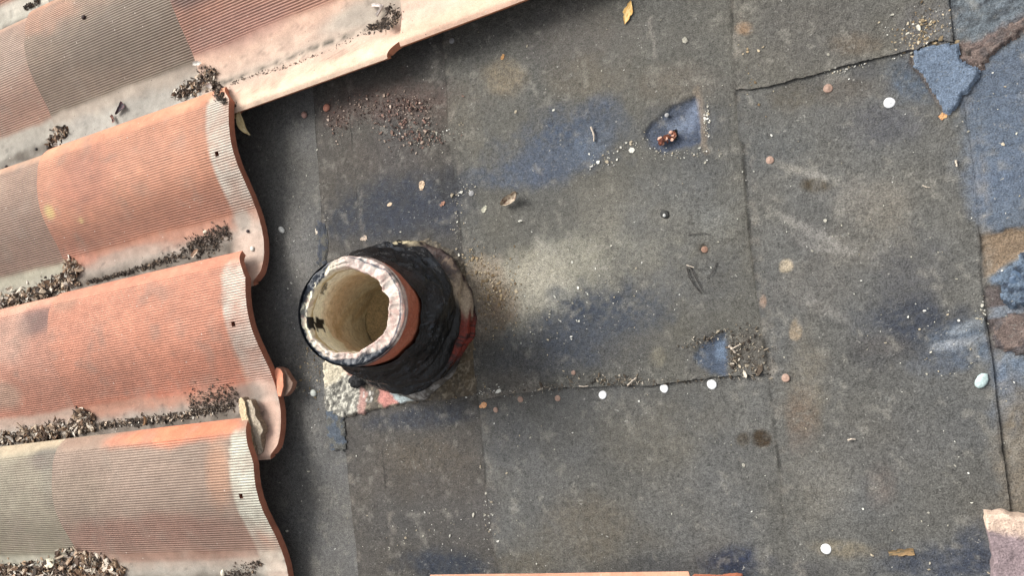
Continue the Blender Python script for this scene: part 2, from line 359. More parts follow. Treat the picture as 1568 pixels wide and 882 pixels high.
SHEETS = {   # name: (left, right, bottom, top, level)
    'A': (-2.2, 'S1+', -1.3, 1.5, .0),
    'B': ('S1', 'S2+', -1.3, 1.5, .0018),
    'C': ('S2', 'S3+', -1.3, 1.5, .0032),
    'DL': ('S3', 'S4+', -1.3, 'H2+', .0046),
    'DU': ('S3', 'S4+', 'H2', 1.5, .0066),
    'F': ('S5-', 2.0, -1.3, 1.5, .0084),
    'EL': ('S4', 'S5', -1.3, 'H1+', .0088),
    'EU': ('S4', 'S5', 'H1', 1.5, .0112)}
def bx(k, y):
    if isinstance(k, float): return np.full(np.shape(y), k)
    if k.endswith('+'): return seam_x(k[:-1], y)+.03
    if k.endswith('-'): return seam_x(k[:-1], y)-.03
    return seam_x(k, y)
def by(k, x):
    if isinstance(k, float): return np.full(np.shape(x), k)
    if k.endswith('+'): return seam_y(k[:-1], x)+.03
    return seam_y(k, x)
def felt_z(x, y):
    x = np.asarray(x, float); y = np.asarray(y, float)
    z = np.full(x.shape, -.002)
    for k, (l, r, b, t_, lv) in SHEETS.items():
        ins = (x > bx(l, y)) & (x < bx(r, y)) & (y > by(b, x)) & (y < by(t_, x))
        z = np.where(ins, np.maximum(z, lv), z)
    return z+undul(x, y)

def paint_felt(X, Y, name):
    base = {'A': (98, 98, 95), 'B': (80, 77, 72), 'C': (76, 74, 70), 'DL': (90, 91, 88), 'DU': (88, 88, 82), 'EL': (90, 91, 88), 'EU': (92, 91, 84), 'F': (96, 96, 92)}[name]
    col = np.ones(X.shape+(3,))*alb(*base)
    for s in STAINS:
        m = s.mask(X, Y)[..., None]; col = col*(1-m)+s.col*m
    def lay(mask, c, k=1.):
        nonlocal col
        m = (mask*k)[..., None]; col = col*(1-m)+alb(*c)*m
    if name in ('EL', 'F', 'EU'):
        lay(poly_mask(X, Y, BROWN1, .002, .004), (104, 88, 84), .9)
        lay(poly_mask(X, Y, [(1452, -20), (1640, -60), (1640, -10), (1540, 42), (1500, 58), (1464, 64)], .004, .006), (92, 106, 118), .85)
        lay(poly_mask(X, Y, [(1452, -20), (1640, -60), (1640, -10), (1540, 42), (1500, 58), (1464, 64)], .004, .006)*sstep(.04, .12, fbm(X, Y*1.6, 120, 3, 77)), (50, 56, 64), .7)
        lay(poly_mask(X, Y, [(1484, 110), (1508, 96), (1568, 60), (1640, 20), (1640, 350), (1500, 352), (1494, 260), (1486, 200), (1470, 165)], .006, .006), (82, 98, 118), .8)
        lay(poly_mask(X, Y, WEDGE, .0015, .0015), (90, 108, 130), .95)
        lay(line_mask(X, Y, [(1398, 84), (1396, 98), (1412, 118), (1432, 150), (1450, 176)], .004), (100, 92, 88), .8)
        lay(poly_mask(X, Y, TAN1, .0015, .002), (124, 106, 84), 1)
        lay(poly_mask(X, Y, LUMP1, .0015, .003), (94, 114, 136), 1); lay(poly_mask(X, Y, LUMP1, .0015, .003)*sstep(.03, .1, fbm(X, Y, 90, 3, 78)), (54, 66, 80), .7)
        lay(line_mask(X, Y, [(1512, 490), (1535, 484), (1560, 476), (1600, 468)], .006, .003), (28, 27, 29), .9); lay(line_mask(X, Y, [(1528, 440), (1536, 462), (1560, 470), (1600, 462)], .0055, .003), (28, 28, 30), .85)
        lay(line_mask(X, Y, [(1465, 86), (1490, 84), (1500, 79), (1514, 80)], .005, .003), (36, 34, 36), .9)
        lay(poly_mask(X, Y, BROWN2, .0015, .002), (84, 76, 76), .95)
        lay(poly_mask(X, Y, GREYF, .0015, .002), (104, 116, 130), .9)
    if name == 'DU':
        lay(poly_mask(X, Y, TRI1, .003, .002), (66, 78, 98), .95)
        lay(poly_mask(X, Y, [(1020, 195), (1045, 180), (1070, 155), (1072, 180), (1060, 205), (1035, 205)], .006, .003), (108, 124, 148), .75)
        lay(poly_mask(X, Y, TRI2, .004, .003), (64, 80, 102), .9)
        lay(poly_mask(X, Y, [(1098, 525), (1110, 520), (1112, 550), (1100, 555)], .004, .002), (98, 122, 150), .8)
        lay(line_mask(X, Y, [(1068, 140), (1078, 180), (1079, 222), (1084, 232)], .006, .003), (126, 112, 94), .6)
        lay(line_mask(X, Y, [(994, 60), (999, 30)], .003, .002), (124, 120, 110), .5)
        lay(line_mask(X, Y, [(996, 30), (1003, 60), (1006, 88)], .003, .002), (130, 126, 118), .5)
        lay(line_mask(X, Y, [(896, 98), (900, 132)], .005, .002), (124, 122, 112), .5)
        lay(line_mask(X, Y, [(745, 612), (790, 600), (830, 592)], .012, .006), (116, 112, 104), .55)
    # dusty scuffs and grime, weak
    g = fbm(X, Y, 9, 5, 31); col = col*(1+.30*g[..., None])
    g = fbm(X, Y, 55, 4, 37); col = col*(1+.30*g[..., None])
    tint = fbm(X, Y, 12, 3, 51)[..., None]; col = col*(1+tint*np.array([.12, .03, -.16]))
    sc = sstep(.12, .3, fbm(X+.3*Y, Y*1.0, 70, 4, 61)+.10*fbm(X, Y, 6, 2, 3))[..., None]; col = col*(1-.35*sc)+alb(140, 138, 128)*.35*sc
    # dirt packed in the laps
    for k in ('S1', 'S2', 'S3', 'S4', 'S5'):
        sx = seam_x(k, Y); d = np.abs(X-sx)
        wdt = .0034 if k in ('S4', 'S5') else .0020
        dk = (1-sstep(wdt*.3, wdt, d))*np.clip(.30+2.6*fbm(X*0, Y, 32, 3, 3), .0, .72)
        if k == 'S5':
            ya = at(1480, 95, .008)[1]; yb_ = at(1498, 345, .008)[1]; dk = dk*(1-.92*((Y < ya) & (Y > yb_)))
        col = col*(1-dk[..., None]*.88)
        light = (1-sstep(.002, .012, np.abs(X-sx-.006)))*np.clip(1.4*fbm(X, Y, 90, 3, 71), 0, .5); col = col*(1-light[..., None])+alb(140, 134, 122)*light[..., None]
    lum = (col @ np.array([.25, .6, .15]))[..., None]; col = lum+(col-lum)*.77; col = np.clip(col*np.array([1.065, 1.03, 1.01])*1.10, .008, .7)
    return col

roof = tag(empty('roof_underlayment'), kind='structure')
names = {'A': 'narrow plain grey felt strip running under the tiles', 'B': 'narrow felt strip left of the pipe', 'C': 'dark brownish felt strip under the pipe', 'DL': 'wide grey felt sheet below the row of white nails', 'DU': 'wide felt sheet right of the pipe, torn in two places', 'F': 'blue grey tarred felt at the right edge', 'EL': 'large scuffed grey felt sheet', 'EU': 'upper felt sheet with tarred corner'}
for k, (l, r, b, t_, lv) in SHEETS.items():
    ymin, ymax = -.75, 1.15; xmin, xmax = -1.75, 1.05
    xa = max(xmin, -2.2); l_, r_ = l, r
    if k == 'A': l_ = xmin
    if k == 'F': r_ = xmax
    b_, tt = (ymin if b == -1.3 else b), (ymax if t_ == 1.5 else t_)
    wpx = {'A': 1.2, 'B': .12, 'C': .2, 'DL': .5, 'DU': .5, 'EL': .4, 'EU': .45, 'F': .5}[k]
    step = .0030 if k != 'A' else .0045
    nx = int(wpx/step)+2; ny = int((.7 if k in ('DL',) else (1.9 if k not in ('DU', 'EU', 'EL') else 1.3))/step)
    s, tq = np.meshgrid(np.linspace(0, 1, nx), np.linspace(0, 1, ny), indexing='ij')
    Y = ymin+(ymax-ymin)*tq; X = np.zeros_like(Y)
    for it in range(5):
        xl = bx(l_, Y); xr = bx(r_, Y); X = xl+(xr-xl)*s
        yb = by(b_, X); yt = by(tt, X); Y = yb+(yt-yb)*tq
    Z = lv+undul(X, Y)
    # free edges curl up a little
    def lift(d, seed, a): return a*np.exp(-d/.006)*np.clip(.4+2.4*fbm(X, Y, 20, 2, seed), 0, 1.6)
    if l in ('S1', 'S2', 'S3', 'S4'): Z = Z+lift(np.abs(X-xl), 5, {'S1': .0008, 'S2': .0008, 'S3': .0010, 'S4': .0012}[l])
    if k in ('EL', 'EU'): Z = Z+lift(np.abs(X-xr), 6, .0012)*(np.abs(X-xr) > 0)
    if k in ('DU', 'EU'): Z = Z+lift(np.abs(Y-yb), 7, .0022)
    if k == 'DU':
        Z = Z-.0035*poly_mask(X, Y, TRI1, .0022, .0015)-.0016*poly_mask(X, Y, TRI2, .0018, .003)
        Z = Z+.0028*np.clip(fbm(X, Y, 150, 3, 9)+.15, 0, 1)*(Stain(1150, 548, 34, 34, (0, 0, 0)).mask(X, Y)+line_mask(X, Y, [(760, 606), (900, 588), (1060, 574)], .012))
    if k in ('EL', 'EU', 'F'):
        rough = .5*Stain(1480, 520, 60, 40, (0, 0, 0), 1).mask(X, Y)+Stain(1420, 50, 60, 46, (0, 0, 0), 1).mask(X, Y)
        if k == 'F': rough = rough+poly_mask(X, Y, LUMP1, .004)+Stain(1540, 545, 40, 50, (0, 0, 0)).mask(X, Y)+Stain(1520, 30, 80, 40, (0, 0, 0)).mask(X, Y)
        Z = Z+rough*(.0042*fbm(X, Y, 75, 3, 19)+.0028*np.abs(fbm(X, Y, 160, 3, 23)))
        if k == 'F':
            Z = Z-.0028*poly_mask(X, Y, [(1440, 520), (1640, 520), (1760, 1200), (1440, 1200)], .01)
            Z = Z-.0028*poly_mask(X, Y, TAN1, .0015)-.0022*poly_mask(X, Y, BROWN2, .0015)+.0010*poly_mask(X, Y, WEDGE, .001)
        Z = Z+.0016*poly_mask(X, Y, BROWN1, .003, .004)*(1+3*fbm(X, Y, 90, 3, 2))
        if k == 'EL': Z = Z+.0012*poly_mask(X, Y, WEDGE, .0012)-.0014*line_mask(X, Y, [(1398, 84), (1396, 98), (1412, 118), (1432, 150), (1450, 176)], .003)
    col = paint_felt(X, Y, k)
    V = np.stack([X, Y, Z], -1)
    quads = [grid_quads(nx, ny)]
    vs = [V.reshape(-1, 3)]; cs = [col.reshape(-1, 3)]; off = nx*ny
    thick = .0028
    for edge, ec, fl in ((V[0], col[0], 0), (V[-1], col[-1], 1), (V[:, 0], col[:, 0], 1), (V[:, -1], col[:, -1], 0)):
        n = len(edge); low = edge.copy(); low[:, 2] -= thick
        vs += [edge, low]; cs += [ec*.75, ec*.6]
        i = np.arange(n-1); q = np.stack([off+i, off+i+1, off+n+i+1, off+n+i], -1)
        quads.append(q if not fl else q[:, ::-1]); off += 2*n
    o = mesh_np('felt_sheet', np.concatenate(vs), np.concatenate(quads), M_FELT, roof, np.concatenate(cs))
    o['label'] = names[k]
# deck that carries on beyond the felt
V = np.array([(-9, -9, -.006), (9, -9, -.006), (9, 9, -.006), (-9, 9, -.006), (-9, -9, -.03), (9, -9, -.03), (9, 9, -.03), (-9, 9, -.03)], float)
mesh_np('roof_deck', V, [(0, 1, 2, 3), (7, 6, 5, 4), (0, 4, 5, 1), (1, 5, 6, 2), (2, 6, 7, 3), (3, 7, 4, 0)], M_FELT, None, np.ones((8, 3))*alb(86, 86, 82), smooth=False)['kind'] = 'structure'

# ------------------------------------------------------------------ clay tiles
PROF = np.array([(0, .034), (.005, .041), (.012, .048), (.03, .0575), (.06, .0635), (.095, .0655), (.125, .0615), (.15, .053), (.175, .041), (.2, .0295), (.225, .0205), (.25, .0155), (.27, .0145), (.29, .017), (.31, .024), (.325, .031), (.333, .0335), (.340, .031)])
L, EXPO, THK = .475, .385, .012
def smooth_interp(v, P):
    # monotone-ish cubic through the profile points
    x, y = P[:, 0], P[:, 1]; m = np.gradient(y, x)
    i = np.clip(np.searchsorted(x, v)-1, 0, len(x)-2); h = x[i+1]-x[i]; t = (v-x[i])/h
    return (2*t**3-3*t**2+1)*y[i]+(t**3-2*t**2+t)*h*m[i]+(-2*t**3+3*t**2)*y[i+1]+(t**3-t**2)*h*m[i+1]
TILE_LIFT = .014      # tiles raised along the line of sight to darken the gap; no battens built
def tile_z(u, v): return smooth_interp(v, PROF)+.0145*(1-u/L)+.001+TILE_LIFT
ROW_TOP = lambda r: .4185-.005-(r-2)*.2795+(.010 if r == 4 else .005 if r == 1 else 0)
LOW_X = lambda c: -.528+.0135+EXPO*(c-1)

row_silt = True
def paint_tile(U, Vv, sp, seed):
    col = np.ones(U.shape+(3,))*alb(*sp['barrel'])
    def lay(m, c):
        nonlocal col
        m = np.clip(m, 0, 1)[..., None]; col = col*(1-m)+alb(*c)*m
    lay((1-sstep(.008, .030, Vv+.006*fbm(U, Vv, 30, 3, seed)))*.75, sp['top'])
    lay(sstep(.12, .2, Vv)*.7, sp['near'])  # near side darker: clay's own tone plus some shading put into the colour
    edge = Vv+.010*fbm(U, Vv, 25, 4, seed+2)
    lay(sstep(.208, .222, edge), sp['pan'])
    lay(sstep(.225, .25, edge+.01*fbm(U, Vv, 50, 4, seed+1))*sp.get('dust', .7)*(1-sstep(.28, .32, Vv)), sp.get('dustc', (160, 155, 148)))
    lay(sstep(.295, .325, Vv)*.8, sp['lip'])
    if sp.get('silt', row_silt): lay(sstep(.245, .262, edge+.012*fbm(U, Vv, 60, 3, seed+40))*(1-sstep(.296, .306, Vv))*np.clip(.75+1.6*fbm(U, Vv, 35, 3, seed+41), .1, .95), (96, 84, 74))
    for (u, v, ru, rv, c, k) in sp.get('patch', []):
        r = np.hypot((U-u)/ru, (Vv-v)/rv)*(1+.7*fbm(U, Vv, 18, 4, seed+u*9))
        lay((1-sstep(.55, 1.25, r))*k, c)
    band = np.zeros_like(U)
    if sp.get('band', True):
        hb = U+.004*fbm(U, Vv, 40, 4, seed+4)-(L-.050)
        band = sstep(0, .0035, hb)*(Vv < .25)
        ln = (1-sstep(.0, .0035, np.abs(hb)))*(Vv < .25)*(Vv > .02)
        band = band*sstep(.012, .034, Vv+.01*fbm(U, Vv, 60, 3, seed+50))
        lay(band*(.78+1.3*fbm(U, Vv, 40, 4, seed+7))*(1-sstep(.15, .24, Vv)*.8), sp.get('bandc', (222, 214, 204)))
        lay(ln*.5, (110, 100, 92) if seed % 2 else (225, 210, 190))
    n = fbm(U, Vv, 14, 5, seed+11)[..., None]; col = col*(1+.42*n)
    n = fbm(U, Vv*1.0, 60, 3, seed+13)[..., None]; col = col*(1+.24*n)
    n = fbm(U*.25, Vv, 90, 3, seed+17)[..., None]; col = col*(1+.22*n)
    gd = np.clip(fbm(U, Vv, 30, 4, seed+19)*3-.25, 0, .6)*(1-sp.get('clean', 0)); lay(gd*.5, (150, 138, 128))
    if 'line' in sp:
        vl = sp['line']+.006*fbm(U, Vv*0, 12, 3, seed+60); wl = .0045+.003*fbm(U, Vv*0, 30, 2, seed+61)
        lay(np.exp(-((Vv-vl)/(wl*2.6))**2)*.5, (176, 168, 156)); lay(np.exp(-((Vv-vl)/wl)**2)*np.clip(.55+3.5*fbm(U, Vv, 90, 3, seed+62), 0, .95), (84, 78, 68))
    # lichen / soot freckles in the pan
    pm = sstep(.215, .235, Vv)*(1-sstep(.30, .33, Vv))
    lay(np.clip(fbm(U, Vv, 110, 3, seed+23)*5-.8, 0, .8)*pm*sp.get('soot', .6), (70, 66, 62))
    rib = sstep(.020, .026, Vv+.002*fbm(U, Vv, 10, 2, seed))*(1-sstep(.205, .215, edge))
    if sp.get('smooth_top'): rib = rib*sstep(.030, .034, Vv)
    rib = rib*(sp.get('rib', .55)+.35*band+.55*fbm(U, Vv, 14, 4, seed+29)+.3*fbm(U, Vv, 60, 3, seed+30))
    lum = (col @ np.array([.25, .6, .15]))[..., None]; col = lum+(col-lum)*(.80-.10*sstep(.205, .225, Vv)[..., None]); col = col*np.array([1.0, 1.0, .93])*(1+.10*sstep(.205, .225, Vv)[..., None])
    return np.clip(col, .01, .8), np.clip(rib*1.25, 0, 1)

CLIP_V = {(3, 0): .050, (4, 0): .072}
def make_tile(row, course, sp, label, dx=0., dy=0., hole=True):
    seed = row*7+course*3+1
    nu, nv = 64, 104
    vv = np.concatenate([np.linspace(0, .02, 12, endpoint=False), np.linspace(.02, .32, 78, endpoint=False), np.linspace(.32, .340, 14)])
    uu = np.linspace(0, 1, nu)
    S, V = np.meshgrid(uu, vv, indexing='ij')
    head = L-.026*(1-sstep(0, .036, V))*(V < .036)-.014*sstep(.315, .34, V)
    lipclip = .078*sstep(.285, .330, V) if (row, course) == (1, 1) else 0*V
    cv = CLIP_V.get((row, course), .036)
    head = np.where(V < cv, L-.028*(1-V/cv)-.0*V, head)-lipclip
    head = head+.0016*fbm(V, V*0, 60, 3, seed)+.0010*fbm(V, V*0, 350, 2, seed+3)
    low = .0014*fbm(V, V*0, 60, 3, seed+9)+.001*fbm(V, V*0, 300, 3, seed+12)
    if hole:   # crowd grid lines round the nail hole so that it is a crisp slot
        pass
    U = low+(head-low)*S
    Z = tile_z(U, V)+.0014*fbm(U, V, 9, 3, seed)+.00035*fbm(U, V, 90, 2, seed)
    # thickness along the profile normal
    dz = np.gradient(Z, axis=1)/np.gradient(V, axis=1); nrm = 1/np.sqrt(1+dz**2)
    dz0 = np.clip(dz, -2.2, 2.2); nn = 1/np.sqrt(1+dz0**2)
    Vb = V+dz0*nn*THK*.8; Zb = Z-nn*THK
    # the outer corners taper in
    Vb = np.clip(Vb, .002, .338)
    Zb = np.maximum(Zb, .0015+TILE_LIFT)
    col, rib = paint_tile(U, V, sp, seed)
    arc = np.concatenate([[0], np.cumsum(np.hypot(np.diff(vv), np.diff(smooth_interp(vv, PROF))))])
    ARC = np.broadcast_to(arc[None, :], U.shape)
    top = np.stack([U, -V, Z], -1); bot = np.stack([U, -Vb, Zb], -1)
    q_top = grid_quads(nu, nv, 0, flip=True); q_bot = grid_quads(nu, nv, nu*nv)
    holes = []
    if hole:
        iu = int(np.argmin(np.abs(uu*L-(L-.034)))); jv = int(np.argmin(np.abs(vv-.118)))
        for (di, dj) in ((0, 0), (0, 1)):
            holes.append((iu+di)*(nv-1)+jv+dj)
        holes = [iu*(nv-1)+jv, iu*(nv-1)+jv+1]
    keep = np.ones(len(q_top), bool); keep[holes] = False
    cut = alb(*sp.get('cut', (178, 116, 92)))
    vs = [top.reshape(-1, 3), bot.reshape(-1, 3)]
    cs = [np.concatenate([col, rib[..., None]], -1).reshape(-1, 4), np.concatenate([np.ones(col.shape)*cut, rib[..., None]*0], -1).reshape(-1, 4)]
    ar = [ARC.ravel(), ARC.ravel()]
    qs = [q_top[keep], q_bot[keep]]; off = 2*nu*nv
    def wall(a, b, ca, cb, flip=False):
        nonlocal off
        n = len(a); i = np.arange(n-1)
        q = np.stack([off+i, off+i+1, off+n+i+1, off+n+i], -1)
        vs.extend([a, b]); one = np.zeros((n, 1))
        cs.extend([np.concatenate([np.ones((n, 3))*ca, one], 1), np.concatenate([np.ones((n, 3))*cb, one], 1)]); ar.extend([np.zeros(n), np.zeros(n)])
        qs.append(q[:, ::-1] if flip else q); off += 2*n
    wn = (1+.5*fbm(vv, vv*0, 80, 3, seed))[:, None]
    wall(top[-1], bot[-1], cut*wn, cut*wn*.9); wall(top[0], bot[0], cut*wn, cut*.9, True)
    wall(top[:, 0], bot[:, 0], col[:, 0]*.95, cut, False); wall(top[:, -1], bot[:, -1], cut*1.1, cut, True)
    for h in holes[:1]:
        iu = h//(nv-1); jv = h % (nv-1)
        ring = [(iu, jv), (iu+1, jv), (iu+1, jv+1), (iu+1, jv+2), (iu, jv+2), (iu, jv+1), (iu, jv)]
        a = np.array([top[p] for p in ring]); b = np.array([bot[p] for p in ring]); wall(a, b, cut*.6, cut*.5)
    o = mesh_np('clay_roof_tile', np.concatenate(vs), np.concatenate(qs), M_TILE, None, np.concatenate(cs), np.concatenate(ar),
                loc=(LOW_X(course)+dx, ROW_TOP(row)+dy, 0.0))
    tag(o, label, 'roof tile', 'interlocking clay roof tiles laid in rows')
    return o

G = (150, 145, 138)
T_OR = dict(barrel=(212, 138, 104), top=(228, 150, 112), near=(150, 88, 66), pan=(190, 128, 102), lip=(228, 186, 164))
specs = {
 (2, 0): (dict(T_OR, smooth_top=1, dust=.8, patch=[(.12, .09, .09, .06, (190, 112, 92), .5), (.3, .1, .1, .05, (226, 150, 118), .5), (.16, .235, .12, .012, (170, 148, 136), .7), (.05, .22, .05, .02, (214, 128, 98), .5), (.45, .27, .04, .05, (222, 188, 172), .8), (.44, .225, .02, .02, (150, 140, 132), .7), (.02, .13, .012, .012, (226, 196, 110), .8), (.09, .16, .008, .006, (226, 196, 120), .8)]),
          'bright orange ribbed clay tile, topmost of the three tiles with whitish ends beside the bare felt'),
 (3, 0): (dict(T_OR, barrel=(216, 134, 104), top=(214, 134, 106), near=(184, 104, 76), dust=.8, patch=[(.04, .02, .04, .02, (176, 128, 104), .6), (.25, .1, .15, .07, (220, 136, 104), .5), (.28, .21, .15, .012, (206, 118, 88), .7), (.45, .27, .03, .06, (226, 178, 158), .9), (.42, .235, .04, .02, (128, 118, 112), .7)], bandc=(224, 208, 198)),
          'red orange ribbed clay tile left of the vent pipe, holding a mortar strip at its end'),
 (4, 0): (dict(T_OR, barrel=(160, 136, 122), top=(160, 126, 108), near=(152, 108, 92), pan=(176, 152, 138), dust=.8, rib=.7, patch=[(.29, .012, .15, .02, (228, 128, 86), 1.0), (.40, .08, .03, .06, (196, 142, 110), .8), (.2, .17, .2, .03, (156, 112, 98), .8), (.05, .1, .1, .05, (140, 126, 108), .5), (.25, .22, .2, .01, (160, 112, 92), .7), (.46, .19, .02, .03, (190, 120, 92), .7), (.46, .27, .03, .05, (208, 178, 162), .7)], bandc=(220, 222, 208)),
          'grey brown ribbed clay tile with an orange patch along its top, lowest with a whitish end'),
 (1, 0): (dict(T_OR, silt=False, barrel=(142, 122, 104), top=(196, 140, 110), near=(120, 104, 90), pan=(178, 160, 146), lip=(200, 180, 165), dust=.6, dustc=(164, 164, 162), rib=.85, soot=.3, patch=[(.05, .04, .1, .04, (188, 132, 104), .7), (.25, .13, .18, .06, (116, 106, 94), .9), (.36, .2, .08, .02, (126, 112, 98), .7), (.28, .05, .12, .03, (170, 122, 102), .5)]),
          'dark olive grey ribbed tile in the uppermost full row, scrap of dark red lying in its channel'),
 (1, 1): (dict(T_OR, silt=False, line=.273, barrel=(190, 128, 106), top=(205, 145, 120), near=(182, 122, 100), pan=(220, 172, 148), lip=(236, 198, 168), dust=.25, dustc=(180, 172, 162), soot=.6, clean=.6, rib=.8, cut=(206, 142, 110), patch=[(.06, .12, .09, .03, (104, 74, 74), .9), (.1, .2, .14, .03, (172, 120, 112), .5), (.35, .25, .1, .02, (170, 164, 154), .7)]),
          'pinkish tile with exposed rolled edge and a purple dark blotch, above the bare felt'),
 (1, 2): (dict(T_OR, silt=False, barrel=(205, 150, 128), pan=(224, 182, 160), lip=(230, 178, 148), dust=.1, soot=.2, clean=.7, cut=(210, 142, 106)),
          'pale pink tile at the top, right of the step where two rolled edges meet'),
 (1, 3): (dict(T_OR, silt=False, pan=(222, 176, 154), dust=.1, soot=.2, clean=.7), 'pale clay tile at the top edge furthest right'),
 (1, -1): (dict(T_OR, barrel=(176, 138, 120), top=(200, 156, 130), near=(178, 126, 104), pan=(176, 166, 156), dust=.6, rib=.8, patch=[(.3, .08, .1, .06, (170, 150, 136), .6)]),
          'dusty brown tile at the left edge, uppermost full row'),
 (2, -1): (dict(T_OR, barrel=(164, 130, 112), top=(212, 160, 130), near=(138, 106, 90), pan=(176, 168, 148), dust=.6, rib=.8, patch=[(.3, .1, .1, .06, (156, 126, 110), .6), (.2, .05, .08, .04, (190, 160, 140), .5)]),
          'grey brown ribbed tile at the left edge beside the bright orange tile'),
 (3, -1): (dict(T_OR, barrel=(202, 132, 108), top=(220, 160, 134), near=(184, 108, 82), pan=(184, 150, 134), dust=.7, rib=.55, patch=[(.33, .045, .06, .03, (120, 92, 92), .85), (.24, .07, .08, .05, (206, 160, 142), .6), (.2, .17, .05, .03, (190, 160, 140), .6)]),
          'reddish tile at the left edge with a small purple smudge near its top'),
 (4, -1): (dict(T_OR, barrel=(148, 142, 124), top=(206, 182, 152), near=(140, 134, 114), pan=(170, 164, 148), dust=.7, rib=.6, patch=[(.33, .03, .05, .02, (110, 104, 100), .8), (.36, .07, .04, .05, (122, 124, 114), .6), (.25, .1, .1, .08, (150, 142, 124), .5)]),
          'olive grey tile in the lower left corner with a pale top edge'),
 (5, -1): (dict(T_OR), 'clay tile below the lower left corner heap'), (5, 0): (dict(T_OR), 'clay tile just under the bottom edge, left'),
 (0, -1): (dict(T_OR, pan=(204, 194, 182), lip=(204, 180, 160), dust=.8, dustc=(190, 184, 172)), 'pale grey tile channel in the upper left corner'),
 (0, 0): (dict(T_OR, pan=(190, 160, 145)), 'clay tile in the row above the top edge'),
 (0, 1): (dict(T_OR), 'second clay tile in the row above the top edge'), (0, 2): (dict(T_OR), 'third clay tile in the row above the top edge'),
}
for rw in range(0, 6):
    specs[(rw, -2)] = (dict(T_OR, barrel=(180, 140, 120)), ['first', 'second', 'third', 'fourth', 'fifth', 'sixth'][rw]+' tile from the top in the leftmost column outside the view')
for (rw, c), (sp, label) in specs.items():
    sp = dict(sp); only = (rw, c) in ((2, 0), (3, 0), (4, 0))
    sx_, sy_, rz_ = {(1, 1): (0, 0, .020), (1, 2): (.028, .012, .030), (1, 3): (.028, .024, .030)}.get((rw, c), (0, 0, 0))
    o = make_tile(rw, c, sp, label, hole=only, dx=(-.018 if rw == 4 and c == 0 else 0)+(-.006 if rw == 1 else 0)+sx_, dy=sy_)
    o.rotation_euler.z = rz_      # upper row tiles turned and shifted to meet their edge in the image

# ------------------------------------------------------------------ vent pipe
def to_px(P):
    c = (P-CAM) @ RC
    return CX+F_PX*c[..., 0]/-c[..., 2], CY-F_PX*c[..., 1]/-c[..., 2]
H_TOP = .235
P_TOP = at(537, 476, H_TOP); P_BASE = at(630, 489, .004)
pipe = tag(empty('vent_pipe', tuple(P_BASE)), 'clay vent pipe with cracked cream rim, orange side and glossy black tar collar', 'vent pipe')
axv = (P_TOP-P_BASE); HL = np.linalg.norm(axv); axv /= HL
e1 = np.array([1, 0, 0])-axv[0]*axv; e1 /= np.linalg.norm(e1); e2 = np.cross(axv, e1)
PB = P_BASE
def tube(name, mat, rows, ntheta, paint, jag=None, closed=True, base_shift=None):
    """rows: list of (height along the axis from the base, radius); theta 0 points to +x, 90 to +y"""
    th = np.linspace(0, 2*PI, ntheta, endpoint=False)
    H = np.array([r[0] for r in rows])[:, None]+0*th[None]; R = np.array([r[1] for r in rows])[:, None]+0*th[None]
    TH = th[None]+0*H
    if jag is not None: H, R = jag(TH, H, R)
    P = axv*H[..., None]+e1*(R*np.cos(TH))[..., None]+e2*(R*np.sin(TH))[..., None]
    if base_shift is not None: P = base_shift(P, TH, H, R)
    col = paint(TH, H, R, P)
    return mesh_np(name, P.reshape(-1, 3), grid_quads(len(rows), ntheta, 0, True), mat, pipe, col.reshape(-1, col.shape[-1]))
def put(col, m, c, rough=None):
    m = np.clip(m, 0, 1)[..., None]; col[..., :3] = col[..., :3]*(1-m)+alb(*c)*m
    if rough is not None: col[..., 3:4] = col[..., 3:4]*(1-m)+rough*m
    return col
def cyl(TH, H, f, seed, o=4, R=.07):      # noise that closes round the tube
    return fbm(np.cos(TH)*R+.5*H+seed, np.sin(TH)*R+.83*H+seed*.7, f, o, seed)
R_OUT, R_IN = .0675, .0515
def deg(a): return (np.degrees(a)+180) % 360-180
def jag_body(TH, H, R):
    R = R*(1+.012*np.sin(2*TH+.6)+.02*cyl(TH, H, 20, 1))+.0009*cyl(TH, H, 160, 2)
    return H, R
def paint_body(TH, H, R, P):
    col = np.ones(H.shape+(4,)); col[..., :3] = alb(196, 112, 84); col[..., 3] = .5
    n = cyl(TH, H, 60, 3); n2 = cyl(TH, H, 220, 4); s = HL-H
    put(col, (n2 > .1)*.45+(n > .08)*.3, (214, 140, 112)); put(col, (np.abs(cyl(TH, H, 85, 9)) < .010)*.5, (226, 160, 138)); put(col, (np.abs(cyl(TH, H, 120, 6)) < .008)*.45, (130, 64, 48))
    lim = .009+.012*n+.004*np.cos(TH-.4)
    put(col, 1-sstep(lim-.001, lim+.001, s), (176, 168, 166), .6)
    put(col, (1-sstep(lim-.001, lim+.001, s))*(n2 > .02)*.9, (222, 184, 176), .7)
    put(col, (1-sstep(lim-.006, lim-.003, s))*(n < -.02)*.8, (66, 72, 84), .5)
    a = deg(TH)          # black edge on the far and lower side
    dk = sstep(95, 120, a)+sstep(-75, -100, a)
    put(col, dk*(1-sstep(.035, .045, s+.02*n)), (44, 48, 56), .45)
    return col
hs_ = [HL-.10+i*.10/26 for i in range(27)]
body = tube('clay_pipe', M_FLUE, [(h, R_OUT) for h in hs_], 200, paint_body, jag_body)
